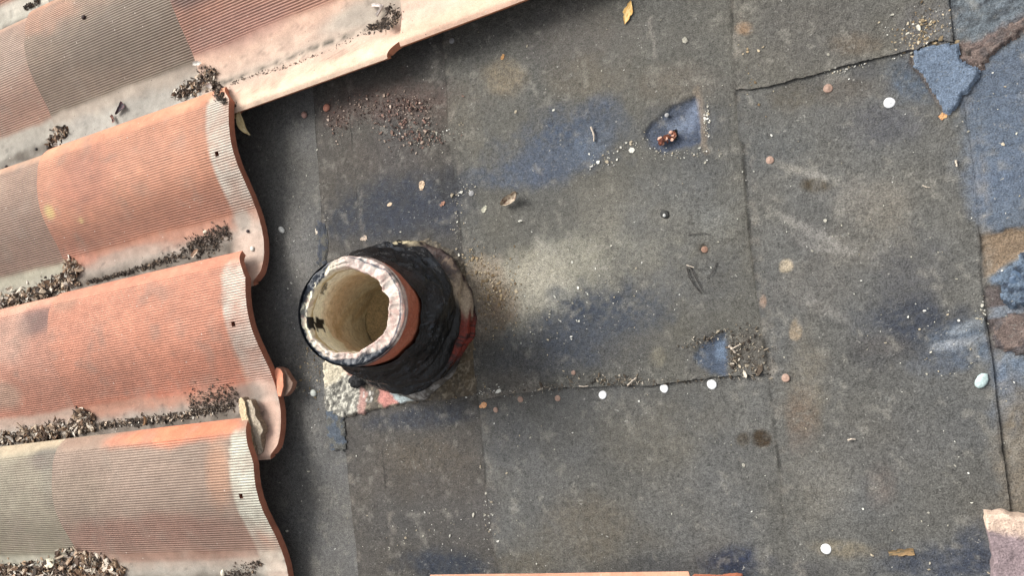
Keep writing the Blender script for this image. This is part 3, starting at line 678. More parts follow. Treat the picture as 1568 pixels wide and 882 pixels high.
# broken mortar rim: from the outer edge over the top and down inside
def rim_rows():
    rr = []
    for k in range(9):
        t = k/8; rr.append((HL-.010+.010*math.sin(t*PI/2)+.0005, R_OUT+.0006-.004*(1-math.cos(t*PI/2))))
    for k in range(1, 9): rr.append((HL+.0006-.0008*math.sin(k/8*PI), R_OUT-.0034-k/8*(R_OUT-.0034-R_IN-.001)))
    for k in range(1, 13): rr.append((HL-.0002-.020*(k/12), R_IN+.001-.0022*(k/12)**.5))
    return rr
def jag_rim(TH, H, R):
    k = np.arange(H.shape[0])[:, None]/(H.shape[0]-1)
    topm = np.exp(-((k-.35)/.25)**2)
    n = cyl(TH, H*0, 55, 7); n2 = cyl(TH, H*.5, 230, 8, 4, R)
    a = deg(TH); low = np.exp(-((a-178)/40)**2)+np.exp(-((a+178)/40)**2)   # chipped lower on the far side
    H = H+topm*(.008*n+.004*n2-.006*low)
    R = R*(1+.012*np.sin(2*TH+.6)+.02*cyl(TH, H, 20, 1))+.0022*n2*topm+.005*n*topm+(k > .45)*(.0065*n-.0042*np.cos(TH-.1)+.0012*np.cos(3*TH+1))
    return H, R
def paint_rim(TH, H, R, P):
    k = np.arange(H.shape[0])[:, None]/(H.shape[0]-1)+0*TH
    n = cyl(TH, H, 70, 11, 4, R); n2 = cyl(TH, H, 210, 12, 4, R); n3 = cyl(TH, H, 40, 13, 4, R)
    col = np.ones(H.shape+(4,)); col[..., :3] = alb(238, 218, 204); col[..., 3] = .75
    a = deg(TH)
    left = sstep(70, 120, a)+sstep(-110, -150, a)
    put(col, left*.95, (244, 236, 208)); put(col, sstep(100, 125, a)*(cyl(TH, H, 120, 61, 3, R) > .05)*(k < .6)*.85, (66, 70, 76), .5)
    put(col, sstep(35, 60, a)*(1-left)*.6, (232, 214, 206))
    put(col, (n2 > .08)*(1-left)*.55, (212, 166, 154)); put(col, (n > .12)*.6, (240, 236, 224)); put(col, (n2 < -.12)*.5, (196, 160, 150))
    # dark blue grey crack ring that wanders round the rim
    c0 = .34+.10*n3+.16*sstep(-110, -40, -np.abs(a+75)-35+0*a)
    crack = 1-sstep(.016, .040, np.abs(k-(.30+.22*cyl(TH, H*0, 26, 15)+.03*n2)))
    put(col, crack*(1-left)*.95, (70, 80, 94), .5)
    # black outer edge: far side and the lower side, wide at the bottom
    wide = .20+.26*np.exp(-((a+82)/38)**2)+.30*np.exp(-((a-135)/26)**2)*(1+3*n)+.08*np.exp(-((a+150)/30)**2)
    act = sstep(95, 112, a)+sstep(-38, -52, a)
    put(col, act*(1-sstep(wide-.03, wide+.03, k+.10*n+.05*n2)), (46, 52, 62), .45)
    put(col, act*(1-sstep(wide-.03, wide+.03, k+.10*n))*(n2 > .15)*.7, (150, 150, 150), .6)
    # inner wall: cream high up, soft tan below
    put(col, sstep(.72, .84, k+.4*n), (214, 192, 146), .8)
    put(col, (k > .5)*(1-sstep(7, 10, np.abs(a+176+30*n)))*(k < .98), (24, 22, 20), .7)
    return col
tube('mortar_rim', M_FLUE, rim_rows(), 260, paint_rim, jag_rim)
def paint_in(TH, H, R, P):
    col = np.ones(H.shape+(4,)); col[..., :3] = alb(255, 248, 226)*1.06; col[..., 3] = .9
    n = cyl(TH, H, 30, 21); n2 = cyl(TH*1.0, H*3, 110, 22); a = deg(TH); s = HL-H
    put(col, .6*(n > 0)*1.0*np.clip(n*5, 0, 1), (238, 216, 174)); put(col, np.clip(n2*3, 0, .4), (206, 186, 152))
    put(col, .5*(1-sstep(0, .06, np.abs(s-.075+.02*n))), (206, 156, 96))
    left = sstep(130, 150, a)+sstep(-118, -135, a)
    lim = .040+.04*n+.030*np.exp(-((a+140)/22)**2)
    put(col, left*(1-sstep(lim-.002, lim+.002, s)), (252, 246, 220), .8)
    put(col, ((np.abs(a+172+260*(n2*.06)) < 8) & (np.abs(s-.030-.016*n2) < .015))*1.0, (20, 19, 18), .6)
    put(col, ((np.abs(a-138) < 9) & (np.abs(s-.02-.02*n2) < .006))*.8, (50, 42, 34))
    return col
tube('inner_lining', M_FLUE, [(HL-.014-i*.0042, R_IN-.0012) for i in range(46)], 160, paint_in, lambda TH, H, R: (H, R*(1+.012*np.sin(2*TH+.6)+.02*cyl(TH, H, 20, 1))+.0065*cyl(TH, H*0, 55, 7)-.0042*np.cos(TH-.1)+.0012*np.cos(3*TH+1)+.0006*cyl(TH, H, 90, 24)))
# pale floor added deep inside to brighten the bore
th = np.linspace(0, 2*PI, 40, endpoint=False)
PLUG = HL-.19
V = np.concatenate([[axv*PLUG], axv*PLUG+np.outer(np.cos(th)*R_IN*1.05, e1)+np.outer(np.sin(th)*R_IN*1.05, e2)])
mesh_np('pipe_floor', V, None, M_MORTAR, pipe, np.ones((41, 3))*alb(232, 214, 176), tris=[(0, 1+i, 1+(i+1) % 40) for i in range(40)])
# tar collar, flaring to the roof
def tar_rows():
    rr = []
    for k in range(70):
        t = k/69; s = (1-t)**1.0
        rr.append((HL*(1-.155)*(1-t)-.004*t, R_OUT))
    return rr
R_BASE = .105
def flatten_base(P, TH, H, R):      # the collar spreads out onto the roof plane
    w_ = sstep(.15, .95, 1-H/HL); zf_ = H*axv[2]+.004
    P = P.copy(); P[..., 2] = P[..., 2]*(1-w_)+zf_*w_
    return P
def jag_tar(TH, H, R):
    t = np.linspace(0, 1, H.shape[0])[:, None]+0*TH
    a = deg(TH)
    # top edge: climbs to the rim at the upper side, ragged on the right, low on the bottom
    up = .040*np.exp(-(np.abs(a-85)/50)**4)+.010*np.exp(-((a-30)/9)**2)-.008*np.exp(-((a+20)/30)**2)+.006*np.exp(-((a+100)/30)**2)
    htop = np.minimum(HL*.775+up+.016*cyl(TH, H*0, 40, 31, 3)+.006*cyl(TH, H*0, 150, 33, 2), HL-.004)
    H = htop*(1-t)+(-.004)*t
    q = 1-H/HL
    prof = R_OUT+.0012+.004*sstep(.12, .3, q)+(R_BASE-R_OUT-.006)*sstep(.10, 1.05, q)**1.15
    prof = prof+.008*sstep(.90, 1.0, q)*(1+1.6*cyl(TH, H*0, 40, 51))+.020*cyl(TH, H*0, 26, 52)*sstep(.4, 1, q)
    fold = .022*cyl(TH, H*.9, 22, 34, 3)+.036*np.abs(cyl(TH+H*7, H*1.6, 20, 35, 2))+.012*np.abs(cyl(TH-H*5, H*1.8, 34, 36, 2))+.002*cyl(TH+H*9, H*2, 110, 37, 2)
    prof = prof+fold*sstep(0.02, .12, t)+.0016*(t < .10)
    lip = (1-sstep(0, .03, t)); prof = prof-.003*lip
    return H, prof
def paint_tar(TH, H, R, P):
    t = np.linspace(0, 1, H.shape[0])[:, None]+0*TH; a = deg(TH); q = 1-H/HL
    n = cyl(TH+H*5, H*1.2, 50, 41); n2 = cyl(TH+H*8, H, 160, 42); n3 = cyl(TH, H, 18, 43)
    col = np.ones(H.shape+(4,)); col[..., :3] = (.0045, .0047, .0055); col[..., 3] = .15
    sm = cyl(TH+H*7, H*2.4, 60, 44, 4); sm2 = cyl(TH-H*5, H*1.0, 150, 45, 3)
    put(col, np.clip(n*3, 0, .7)*sstep(10, 45, a), (66, 72, 80), .5)  # grey blue smears here and on the next line paint the tar's sheen
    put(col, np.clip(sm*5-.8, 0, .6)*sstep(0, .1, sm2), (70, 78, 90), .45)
    put(col, (np.abs(sm) < .009)*np.clip(n*5, 0, .4), (84, 90, 98), .3); st = cyl(TH+H*11, H*.8, 38, 66, 3); put(col, (1-sstep(.004, .012, np.abs(st-.05)))*np.clip(n3*5, 0, .35), (96, 102, 110), .3)  # thin pale streaks are highlights painted onto the tar
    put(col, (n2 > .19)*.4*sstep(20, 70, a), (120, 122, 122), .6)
    put(col, np.exp(-((a-38)/22)**2)*(1-sstep(.10, .2, t+.1*n))*.9, (58, 44, 40), .5)
    # brown weathered skirt on the right, cream bare patch and red patch below it
    br = sstep(.82, .90, q+.08*n)*sstep(-8, 10, a+20*n)*(1-sstep(66, 84, a+20*n))
    put(col, br*.9, (66, 50, 46), .6); put(col, br*(np.abs(sm) < .02)*.8, (16, 15, 16), .4); put(col, br*(n2 > .13)*.6, (150, 130, 110), .85)
    cr = sstep(.76, .82, q+.07*n+.05*n2)*(1-sstep(.965, .985, q))*np.exp(-(np.abs((a-9+30*n2)/17))**6)
    put(col, cr, (178, 160, 138), .85); put(col, cr*(n2 < -.05)*.6, (120, 104, 88), .85)
    rd = sstep(.74, .80, q+.09*n+.05*n2)*np.exp(-(np.abs((a+23+20*n2)/19))**6)
    put(col, rd, (128, 48, 34), .55); put(col, rd*(cyl(TH*3, H*.2, 120, 47) > .04)*.85, (40, 22, 20), .5)
    tp = sstep(.90, .94, q+.05*n)*np.exp(-((a-88)/16)**2)
    put(col, tp*(n2 > -.08)*.95, (196, 182, 148), .85)
    gy = sstep(.92, .96, q+.03*n)*np.exp(-(np.abs((a+92)/46))**4)
    put(col, gy*.8, (112, 106, 98), .8); put(col, gy*(n2 > .12)*.8, (170, 166, 160), .8)
    return col
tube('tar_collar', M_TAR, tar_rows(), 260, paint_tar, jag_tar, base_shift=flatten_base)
# square mortar bed / flashing under the pipe
def sheet_poly(name, pts, mat, parent, lvl, colf, step=.0022, thick=.004, rag=.0015, hf=None, label=None, org=None):
    P = at_np(pts); x0, y0 = P.min(0)-.004; x1, y1 = P.max(0)+.004
    nx = max(4, int((x1-x0)/step)); ny = max(4, int((y1-y0)/step))
    X, Y = np.meshgrid(np.linspace(x0, x1, nx), np.linspace(y0, y1, ny), indexing='ij')
    m = poly_mask(X, Y, pts, .0015, rag)
    Z = undul(X, Y)+lvl+thick*(sstep(.15, .75, m)-1)
    if hf is not None: Z = Z+hf(X, Y)*m
    col = colf(X, Y)
    q = grid_quads(nx, ny); mm = m.ravel()[q].max(1) > .12
    q = q[mm]; used = np.unique(q); remap = np.zeros(nx*ny, int); remap[used] = np.arange(len(used))
    V = np.stack([X, Y, Z], -1).reshape(-1, 3)[used]
    if org is not None: V = V-np.asarray(org)
    o = mesh_np(name, V, remap[q], mat, parent, col.reshape(-1, col.shape[-1])[used])
    if label: o['label'] = label
    return o
FL = [(499, 556), (500, 600), (504, 628), (528, 638), (560, 630), (600, 622), (660, 612), (738, 601), (733, 540), (722, 470), (712, 400), (660, 366), (560, 400), (520, 480)]
def col_fl(X, Y):
    col = np.ones(X.shape+(3,))*alb(94, 88, 80)
    def lay(m, c):
        nonlocal col
        m = np.clip(m, 0, 1)[..., None]; col = col*(1-m)+alb(*c)*m
    g = fbm(X, Y, 130, 4, 3); g2 = fbm(X, Y, 300, 3, 5)
    lay(Stain(700, 560, 50, 60, (0, 0, 0)).mask(X, Y), (104, 92, 74)); lay(Stain(725, 480, 22, 60, (0, 0, 0)).mask(X, Y), (138, 120, 92)); lay((g2 > .12)*.5, (164, 152, 132))
    mo = poly_mask(X, Y, [(492, 550), (494, 626), (520, 640), (540, 634), (556, 628), (556, 590), (540, 575), (545, 550)], .003, .004)
    lay(mo*.9, (132, 130, 122)); lay(mo*sstep(.0, .03, fbm(X, Y, 210, 3, 3))*.9, (206, 202, 188)); lay(mo*(g < -.12)*.8, (84, 82, 78)); lay(poly_mask(X, Y, [(495, 550), (498, 590), (520, 586), (540, 566), (530, 550)], .004, .004)*.8, (226, 214, 188))
    lay(poly_mask(X, Y, [(520, 552), (545, 580), (556, 584), (560, 560), (550, 552)], .003, .003)*.85, (196, 138, 122))
    lay(poly_mask(X, Y, [(556, 590), (552, 634), (562, 632), (568, 600)], .002, .003)*.7, (196, 152, 142))
    lay(poly_mask(X, Y, [(560, 598), (560, 612), (578, 612), (574, 596)], .002, .006)*sstep(-.05, .05, g), (210, 206, 198))
    lay(poly_mask(X, Y, [(578, 575), (586, 600), (582, 612), (592, 622), (614, 616), (604, 600), (594, 580)], .002, .004), (196, 138, 128))
    lay(poly_mask(X, Y, [(600, 598), (608, 610), (618, 617), (650, 609), (656, 606), (640, 606), (618, 605)], .0015, .002), (196, 208, 208))
    return col*(1+.7*fbm(X, Y, 60, 4, 8)[..., None])
def h_fl(X, Y):
    mo = poly_mask(X, Y, [(492, 550), (494, 626), (520, 640), (556, 630), (556, 590), (540, 560)], .004, .004)
    return mo*(.001+.002*fbm(X, Y, 90, 3, 3)+.0045*fbm(X, Y, 280, 2, 5))+.0022*fbm(X, Y, 60, 3, 9)
o = sheet_poly('mortar_bed', FL, M_MORTAR, pipe, .0070, col_fl, thick=.004, hf=h_fl, rag=.0050, org=P_BASE)
def flat_col(c, amp=.5, c2=None, f=120):
    def fn(X, Y):
        col = np.ones(X.shape+(3,))*alb(*c)*(1+amp*fbm(X, Y, 60, 4, 8)[..., None])
        if c2: m = sstep(.05, .12, fbm(X, Y, f, 3, 4))[..., None]; col = col*(1-m)+alb(*c2)*m
        return np.clip(col, .01, .8)
    return fn
sheet_poly('felt_patch', [(503, 622), (504, 650), (510, 688), (531, 686), (528, 650), (526, 626)], M_FELT, roof, .0058, flat_col((82, 90, 100), .8, (98, 98, 94)), thick=.0018, rag=.004, hf=lambda X, Y: .002*fbm(X, Y, 130, 3, 3), label='small blue grey granular felt strip below the pipe')
sheet_poly('felt_patch', [(486, 340), (490, 372), (488, 402), (498, 408), (502, 380), (498, 345)], M_FELT, roof, .0042, flat_col((74, 78, 86), .8, (96, 94, 88)), thick=.0015, rag=.004, label='narrow blue grey felt scrap left of the pipe')
def blue_col(base, dark, f=110, th_=.05):
    return flat_col(base, .5, dark, f)
sheet_poly('felt_flap', WEDGE, M_FELT, roof, .0142, lambda X, Y: flat_col((106, 120, 138), .45)(X, Y), thick=.0030, rag=.0035, hf=lambda X, Y: .0022*fbm(X, Y, 40, 2, 3), step=.0016, label='blue wedge shaped flap of torn felt near the upper right corner')
sheet_poly('felt_flap', [(1526, 424), (1545, 408), (1568, 390), (1640, 362), (1640, 452), (1568, 464), (1546, 468), (1538, 460), (1534, 446)], M_FELT, roof, .0118, flat_col((94, 108, 124), .6, (60, 70, 84), 140), thick=.0040, rag=.0045, hf=lambda X, Y: .0050*np.abs(fbm(X, Y, 70, 3, 3))+.002*fbm(X, Y, 160, 2, 6), step=.0016, label='wrinkled blue grey torn flap at the right edge')
sheet_poly('felt_flap', [(1522, 496), (1545, 486), (1568, 478), (1640, 470), (1640, 530), (1560, 540), (1524, 530)], M_FELT, roof, .0105, flat_col((112, 98, 92), .6, (84, 78, 78), 90), thick=.0032, rag=.0045, hf=lambda X, Y: .0025*fbm(X, Y, 60, 3, 3), step=.0016, label='brownish torn flap below the wrinkled blue one')
sheet_poly('felt_flap', [(1464, 92), (1492, 88), (1512, 70), (1540, 44), (1575, 24), (1575, 46), (1540, 66), (1512, 92), (1500, 108), (1478, 100)], M_FELT, roof, .0125, flat_col((112, 98, 92), .7, (88, 80, 78), 120), thick=.0034, rag=.006, hf=lambda X, Y: .0035*fbm(X, Y, 70, 3, 3), step=.0016, label='brown crumbling ridge of old tar in the upper right corner')
# clay lump pressed against the collar near the mortar bed
def lump(name, loc, size, col, mat, seed, parent=None, flat=.6, n=26, amp=.5, f=None, rot=0, col2=None):
    th_ = np.linspace(0, PI, n)[:, None]; ph = np.linspace(0, 2*PI, n*2, endpoint=False)[None]
    d = np.stack([np.sin(th_)*np.cos(ph), np.sin(th_)*np.sin(ph), np.cos(th_)+0*ph], -1)
    f = f or 2.2
    r = 1+amp*fbm(d[..., 0]+d[..., 2]*.7+seed, d[..., 1]-d[..., 2]*.6+seed*2, f, 3, seed)+amp*.4*fbm(d[..., 0]-d[..., 2], d[..., 1]+d[..., 2], f*3.5, 2, seed)
    P = d*r[..., None]*np.array(size)
    c_, s_ = math.cos(rot), math.sin(rot)
    P = np.stack([P[..., 0]*c_-P[..., 1]*s_, P[..., 0]*s_+P[..., 1]*c_, P[..., 2]], -1)
    cc = np.ones(P.shape)*alb(*col)*(1+.5*fbm(d[..., 0]+seed, d[..., 1]+d[..., 2], 5, 3, seed)[..., None])
    if col2 is not None:
        m = sstep(.0, .1, fbm(d[..., 0]+seed, d[..., 1]-d[..., 2], 4, 3, seed+3))[..., None]; cc = cc*(1-m)+alb(*col2)*m
    return mesh_np(name, P.reshape(-1, 3), grid_quads(n, 2*n, 0, True, True), mat, parent, np.clip(cc, .005, .8).reshape(-1, 3), loc=loc)
p_ = at(548, 583, .010)-P_BASE
lump('tar_lump', tuple(p_), (.016, .011, .010), (40, 40, 42), M_TAR, 3, pipe)

# ------------------------------------------------------------------ nails
def zf(x, y): return float(felt_z(np.array([x]), np.array([y]))[0])
def on_felt(px, py, dz=0.):
    p = at(px, py, .008)
    for _ in range(3): p = at(px, py, zf(p[0], p[1]))
    return Vector((p[0], p[1], p[2]+dz))
def disc_mesh(name, r, mat, seed, dome=.0009):
    rnd = random.Random(seed); n = 26; v = [(0, 0, dome*1.3)]; f = []
    rings = [(.25, dome*1.25), (.30, dome*.95), (.75, dome), (.95, dome*.8), (1, dome*.3), (1, -.0012)]
    for q, z in rings:
        for i in range(n):
            a = 2*PI*i/n; k = 1+.02*math.sin(3*a+seed)+.012*rnd.uniform(-1, 1)
            v.append((r*q*k*math.cos(a), r*q*k*math.sin(a), z))
    for i in range(n): f.append((0, 1+i, 1+(i+1) % n))
    for k in range(len(rings)-1):
        for i in range(n):
            a = 1+k*n+i; b = 1+k*n+(i+1) % n; f.append((a, a+n, b+n, b))
    me = bpy.data.meshes.new(name); me.from_pydata(v, [], f); me.materials.append(mat)
    for p in me.polygons: p.use_smooth = True
    return me
ME_W = disc_mesh('nail_head', .0068, M_WHITE, 1); ME_C = disc_mesh('nail_head', .0056, M_COPPER, 2); ME_R = disc_mesh('nail_head', .0052, M_RUST, 3); ME_G = disc_mesh('nail_head', .0058, M_GREYN, 4)
def shank_mesh():
    n = 8; v = [(.0015*math.cos(2*PI*i/n), .0015*math.sin(2*PI*i/n), z) for z in (0, -.016) for i in range(n)]+[(0, 0, -.019)]
    f = [(i, (i+1) % n, n+(i+1) % n, n+i) for i in range(n)]+[(n+i, n+(i+1) % n, 2*n) for i in range(n)]
    me = bpy.data.meshes.new('shank'); me.from_pydata(v, [], f); me.materials.append(M_GREYN); return me
ME_S = shank_mesh()
NAILS = [
    (1362, 157, ME_W, 1.0, 'bright white nail head near the blue wedge, upper right'),
    (1090, 589, ME_W, 1.0, 'bright white nail head below the lower torn patch'),
    (923, 605, ME_W, .92, 'white nail head under the lapped joint, leftmost white one of its row'),
    (1017, 595, ME_W, .92, 'white nail head under the lapped joint, middle white one of its row'),
    (1265, 841, ME_W, .95, 'white nail head near the bottom edge beside a tan smear'),
    (1268, 135, ME_C, 1.05, 'yellowish tan nail head below the upper lapped joint'),
    (1179, 245, ME_C, .95, 'pinkish nail head right of the long vertical seam, above the brown smudge'),
    (1203, 579, ME_C, .98, 'coppery nail head right of the long vertical seam, level with the torn patch'),
    (797, 612, ME_C, .86, 'coppery nail head at the left end of the nail row'),
    (854, 610, ME_C, .82, 'dull coppery nail head left of the white ones in the row'),
    (878, 571, ME_C, .62, 'small orange nail head just above the lapped joint'),
    (759, 628, ME_C, .8, 'pale rusty nail head nearest the corner of the mortar bed'),
    (722, 296, ME_G, .8, 'pale grey nail head right of the blackish stain above the pipe'),
    (692, 62, ME_G, .8, 'grey nail head near the rolled tile edge at the top'),
    (1079, 382, ME_R, .9, 'rusty brown nail head alone in the middle of the wide sheet'),
    (1021, 176, ME_G, .55, 'small grey nail head inside the triangular tear'),
    (1344, 0, ME_G, .01, None)]
for px_, py_, me, k, lab in NAILS:
    if lab is None: continue
    r = empty('roofing_nail', on_felt(px_, py_, .0004)); r.scale = (k, k, k)
    k *= .90; r.scale = (k, k, k)
    r.rotation_euler = (random.uniform(-.2, .2), random.uniform(-.2, .2), random.uniform(0, 6))
    tag(r, lab, 'nail', 'roofing nails driven through the felt')
    link(bpy.data.objects.new('nail_head', me), r); link(bpy.data.objects.new('shank', ME_S), r)
# big clout showing as a bump in the blue tar at the right edge
p = on_felt(1552, 425, .001)
r = tag(empty('roofing_nail', p), 'tar covered nail bump on the blue lumpy felt at the right edge', 'nail', 'roofing nails driven through the felt')
m_tarblue = simple('tarred_nail', alb(84, 104, 128), .6, 0, 300, .1)
link(bpy.data.objects.new('nail_head', disc_mesh('nail_head', .0075, m_tarblue, 9, .003)), r)

# ------------------------------------------------------------------ surfaces to drop debris on
def tile_top(x, y):
    best = felt_z(x, y); best = np.array(best, float)
    for (rw, c) in specs:
        dx = (-.018 if rw == 4 and c == 0 else 0)+(-.006 if rw == 1 else 0)
        u = x-LOW_X(c)-dx; v = ROW_TOP(rw)-y
        ins = (u > 0) & (u < L-.003) & (v > 0.001) & (v < .339)
        ins &= ~((v < .036) & (u > L-.026*(1-v/.036)))
        z = tile_z(np.clip(u, 0, L), np.clip(v, 0, .34))
        best = np.where(ins, np.maximum(best, z), best)
    return best
def at_surf(px, py):
    z = .03
    for _ in range(7):
        p = at(px, py, z); z2 = float(tile_top(np.array([p[0]]), np.array([p[1]]))[0]); z = z+.6*(z2-z)
    p = at(px, py, z); return np.array([p[0], p[1], z])
# a chip: a small bent irregular flake, 10 triangles
def chips(name, pts, sizes, cols, rnd, aspect=(1.1, 4.2), up=.3, mat=M_LITTER, parent=None):
    """pts (n,3) ground points; builds all flakes in one mesh"""
    n = len(pts); V = []; F = []; CC = []
    for i in range(n):
        s = sizes[i]; a = rnd.uniform(*aspect); w = s/a*.5; l = s*.5; k = 5
        ang = rnd.uniform(0, 6.283); bend = rnd.uniform(-.5, .5)*s*.5
        out = [(-l, rnd.uniform(-.4, .4)*w), (-l*.4, w*rnd.uniform(.6, 1.1)), (l*.5, w*rnd.uniform(.5, 1.1)), (l, rnd.uniform(-.5, .5)*w), (l*.4, -w*rnd.uniform(.5, 1.1)), (-l*.5, -w*rnd.uniform(.6, 1.1))]
        tx, ty = rnd.gauss(0, up), rnd.gauss(0, up*.7)
        ca, sa = math.cos(ang), math.sin(ang); h = s*rnd.uniform(.05, .14)+.0002
        b = len(V); base = pts[i]
        for lev in (0, 1):
            for (x, y) in out:
                z = bend*((x/l)**2-.4)+(h if lev else 0)
                yy = y*(1-.1*lev)
                z += x*math.sin(tx)+yy*math.sin(ty)
                V.append((base[0]+x*ca-yy*sa, base[1]+x*sa+yy*ca, base[2]+z+abs(math.sin(tx))*l*.4)); CC.append(cols[i])
        m = len(out)
        F.append(tuple(b+m+j for j in range(m)))
        for j in range(m): F.append((b+j, b+(j+1) % m, b+m+(j+1) % m, b+m+j))
    return mesh_np(name, V, None, mat, parent, np.array(CC), tris=F, smooth=False)
PAL_L = [(236, 224, 206), (240, 232, 218), (222, 200, 176), (206, 188, 164), (176, 150, 122), (226, 214, 196), (120, 92, 70), (88, 70, 58), (62, 52, 46), (150, 122, 98), (44, 38, 34), (78, 62, 52), (50, 42, 38), (188, 164, 140), (96, 80, 68)]
PAL_D = [(118, 104, 92), (44, 38, 34), (36, 31, 28), (48, 42, 38), (60, 52, 46), (76, 66, 58), (38, 34, 32), (100, 86, 74), (140, 120, 100), (54, 46, 42), (84, 72, 64)]
_LW = np.array([2.5, 2, 2, 2, 2, 2.5, 2, 2, 2, 2, 2, 2]); DW = np.array([3, 3, 2, 3, 1, .5, 3, 2])
rn = random.Random(5)
def litter(path, width, n, size, pal, seed, label, name='leaf_litter', pile=.004, up=.5, jit=1.0, wts=None):
    """path of pixels along a tile channel, dropped on what lies there"""
    rr = random.Random(seed); P = np.array([at_surf(*q)[:2] for q in path]); wd = width if hasattr(width, '__len__') else [width]*len(path)
    seg = np.hypot(*np.diff(P, axis=0).T); cum = np.concatenate([[0], np.cumsum(seg)])
    xy = []; ctr = []; ss = []; cc = []; px_ = []
    for i in range(n):
        t = rr.uniform(0, cum[-1]); k = min(np.searchsorted(cum, t, 'right')-1, len(seg)-1); q = (t-cum[k])/seg[k]
        c = P[k]*(1-q)+P[k+1]*q; w_ = wd[k]*(1-q)+wd[k+1]*q
        d = (P[k+1]-P[k])/seg[k]; o_ = rr.gauss(0, .55)*w_*jit
        xy.append((c[0]-d[1]*o_+rr.gauss(0, .002), c[1]+d[0]*o_+rr.gauss(0, .001))); ctr.append(c)
        ss.append(size*min(2.0, math.exp(rr.gauss(-.05, .5)))); px_.append(max(0, 1-abs(o_)/max(w_, 1e-4)))
        c3 = rr.choices(pal, wts)[0] if wts is not None else rr.choice(pal); cc.append((alb(*c3)*.82+alb(124, 110, 98)*.18)*rr.uniform(.8, 1.25))
    xy = np.array(xy); ctr = np.array(ctr); z = tile_top(xy[:, 0], xy[:, 1]); zc = tile_top(ctr[:, 0], ctr[:, 1])
    ss = [q_*.88 for q_ in ss]; ok = z < zc+.012
    pts = np.concatenate([xy, (z+.0004+np.array([rr.random() for _ in range(n)])*pile*.55*np.array(px_))[:, None]], 1)[ok]
    ss = np.array(ss)[ok]; cc = np.array(cc)[ok]
    return tag(chips(name, np.array(pts), ss, np.array(cc), rr, up=up), label, 'leaf litter', kind='stuff')
litter([(0, 468), (40, 456), (85, 440), (118, 424)], [.017, .017, .018, .016], 792, 0.0088, PAL_L, 11, 'thick bed of pale leaf and wood bits in the channel left of the red orange tile', pile=.010)
litter([(104, 415), (116, 405), (122, 420)], [.012, .014, .012], 187, 0.0082, PAL_L, 12, 'pale bits banked up against the step in the second channel', pile=.010)
litter([(135, 432), (200, 416), (255, 398), (300, 382), (340, 372)], [.002, .004, .006, .013, .010], 620, .0042, PAL_D, 13, 'dark crumbly leaf mould near the end of the second channel', pile=.006, jit=1.1)
litter([(290, 380), (330, 362), (352, 352)], [.012, .016, .012], 520, .0038, PAL_D, 14, 'darkest clump of leaf mould by the bright end of the second channel', pile=.007)
litter([(0, 672), (50, 668), (110, 655), (145, 648)], [.013, .014, .018, .012], 684, 0.0094, PAL_L, 15, 'pale leaf and wood bits in the channel at the left edge, above the olive tile', pile=.010)
litter([(118, 640), (135, 632), (142, 645)], [.010, .012, .01], 144, 0.0085, PAL_L, 16, 'pale bits heaped at the step in the third channel', pile=.010)
litter([(155, 652), (210, 646), (260, 640), (310, 630), (360, 622)], [.006, .008, .006, .006, .006], 900, .0046, PAL_D+PAL_L[:4], 17, 'line of brown litter along the orange topped tile', pile=.006)
litter([(290, 622), (330, 612), (365, 604)], [.016, .018, .012], 520, .0036, PAL_D, 18, 'dark leaf mould around the foot of the mortar strip', pile=.004, jit=1.2)
litter([(0, 872), (60, 878), (110, 868), (150, 866), (190, 880)], [.014, .018, .028, .024, .016], 936, 0.0102, PAL_L, 19, 'deep heap of pale litter at the bottom left corner', pile=.014)
litter([(110, 852), (125, 846), (150, 860)], [.008, .008, .01], 115, 0.0085, PAL_L, 20, 'topmost tongue of the pale litter heap at the bottom', pile=.010)
litter([(345, 885), (375, 876), (400, 862)], [.008, .012, .004], 260, .0034, PAL_D, 21, 'dark mould near the bottom edge at the end of the last channel', pile=.004)
litter([(76, 222), (92, 208), (104, 200)], [.014, .014, .008], 237, 0.0074, PAL_L, 22, 'small heap of bits in the channel above the bright orange tile, further left', pile=.008)
litter([(268, 146), (295, 134), (322, 118), (330, 108)], [.006, .014, .016, .008], 620, .0052, PAL_D+PAL_L, 23, 'heap of twiggy litter wedged between the bright orange tile and the rolled edge', pile=.009)
litter([(325, 128), (340, 138), (348, 158)], [.008, .007, .004], 260, .0046, PAL_D, 24, 'dark litter filling the gap behind the corner of the bright orange tile', pile=.006)
litter([(38, 12), (52, 6), (62, 0)], [.004, .006, .008], 120, .0046, PAL_D, 25, 'few dark bits in the uppermost channel', pile=.004)
litter([(350, 130), (400, 112), (450, 98), (490, 84), (530, 66), (575, 42)], [.0035, .0035, .0035, .0045, .005, .006], 260, .0026, PAL_D, 26, 'thin dark line of grit along the rolled edge of the pinkish tile', name='grit_line', pile=.001, up=.2)
litter([(566, 42), (596, 34), (612, 26), (596, 10)], [.005, .009, .006, .006], 330, .0048, PAL_D, 27, 'dark grit packed at the step between the two rolled edges', name='grit_line', pile=.004, up=.3)
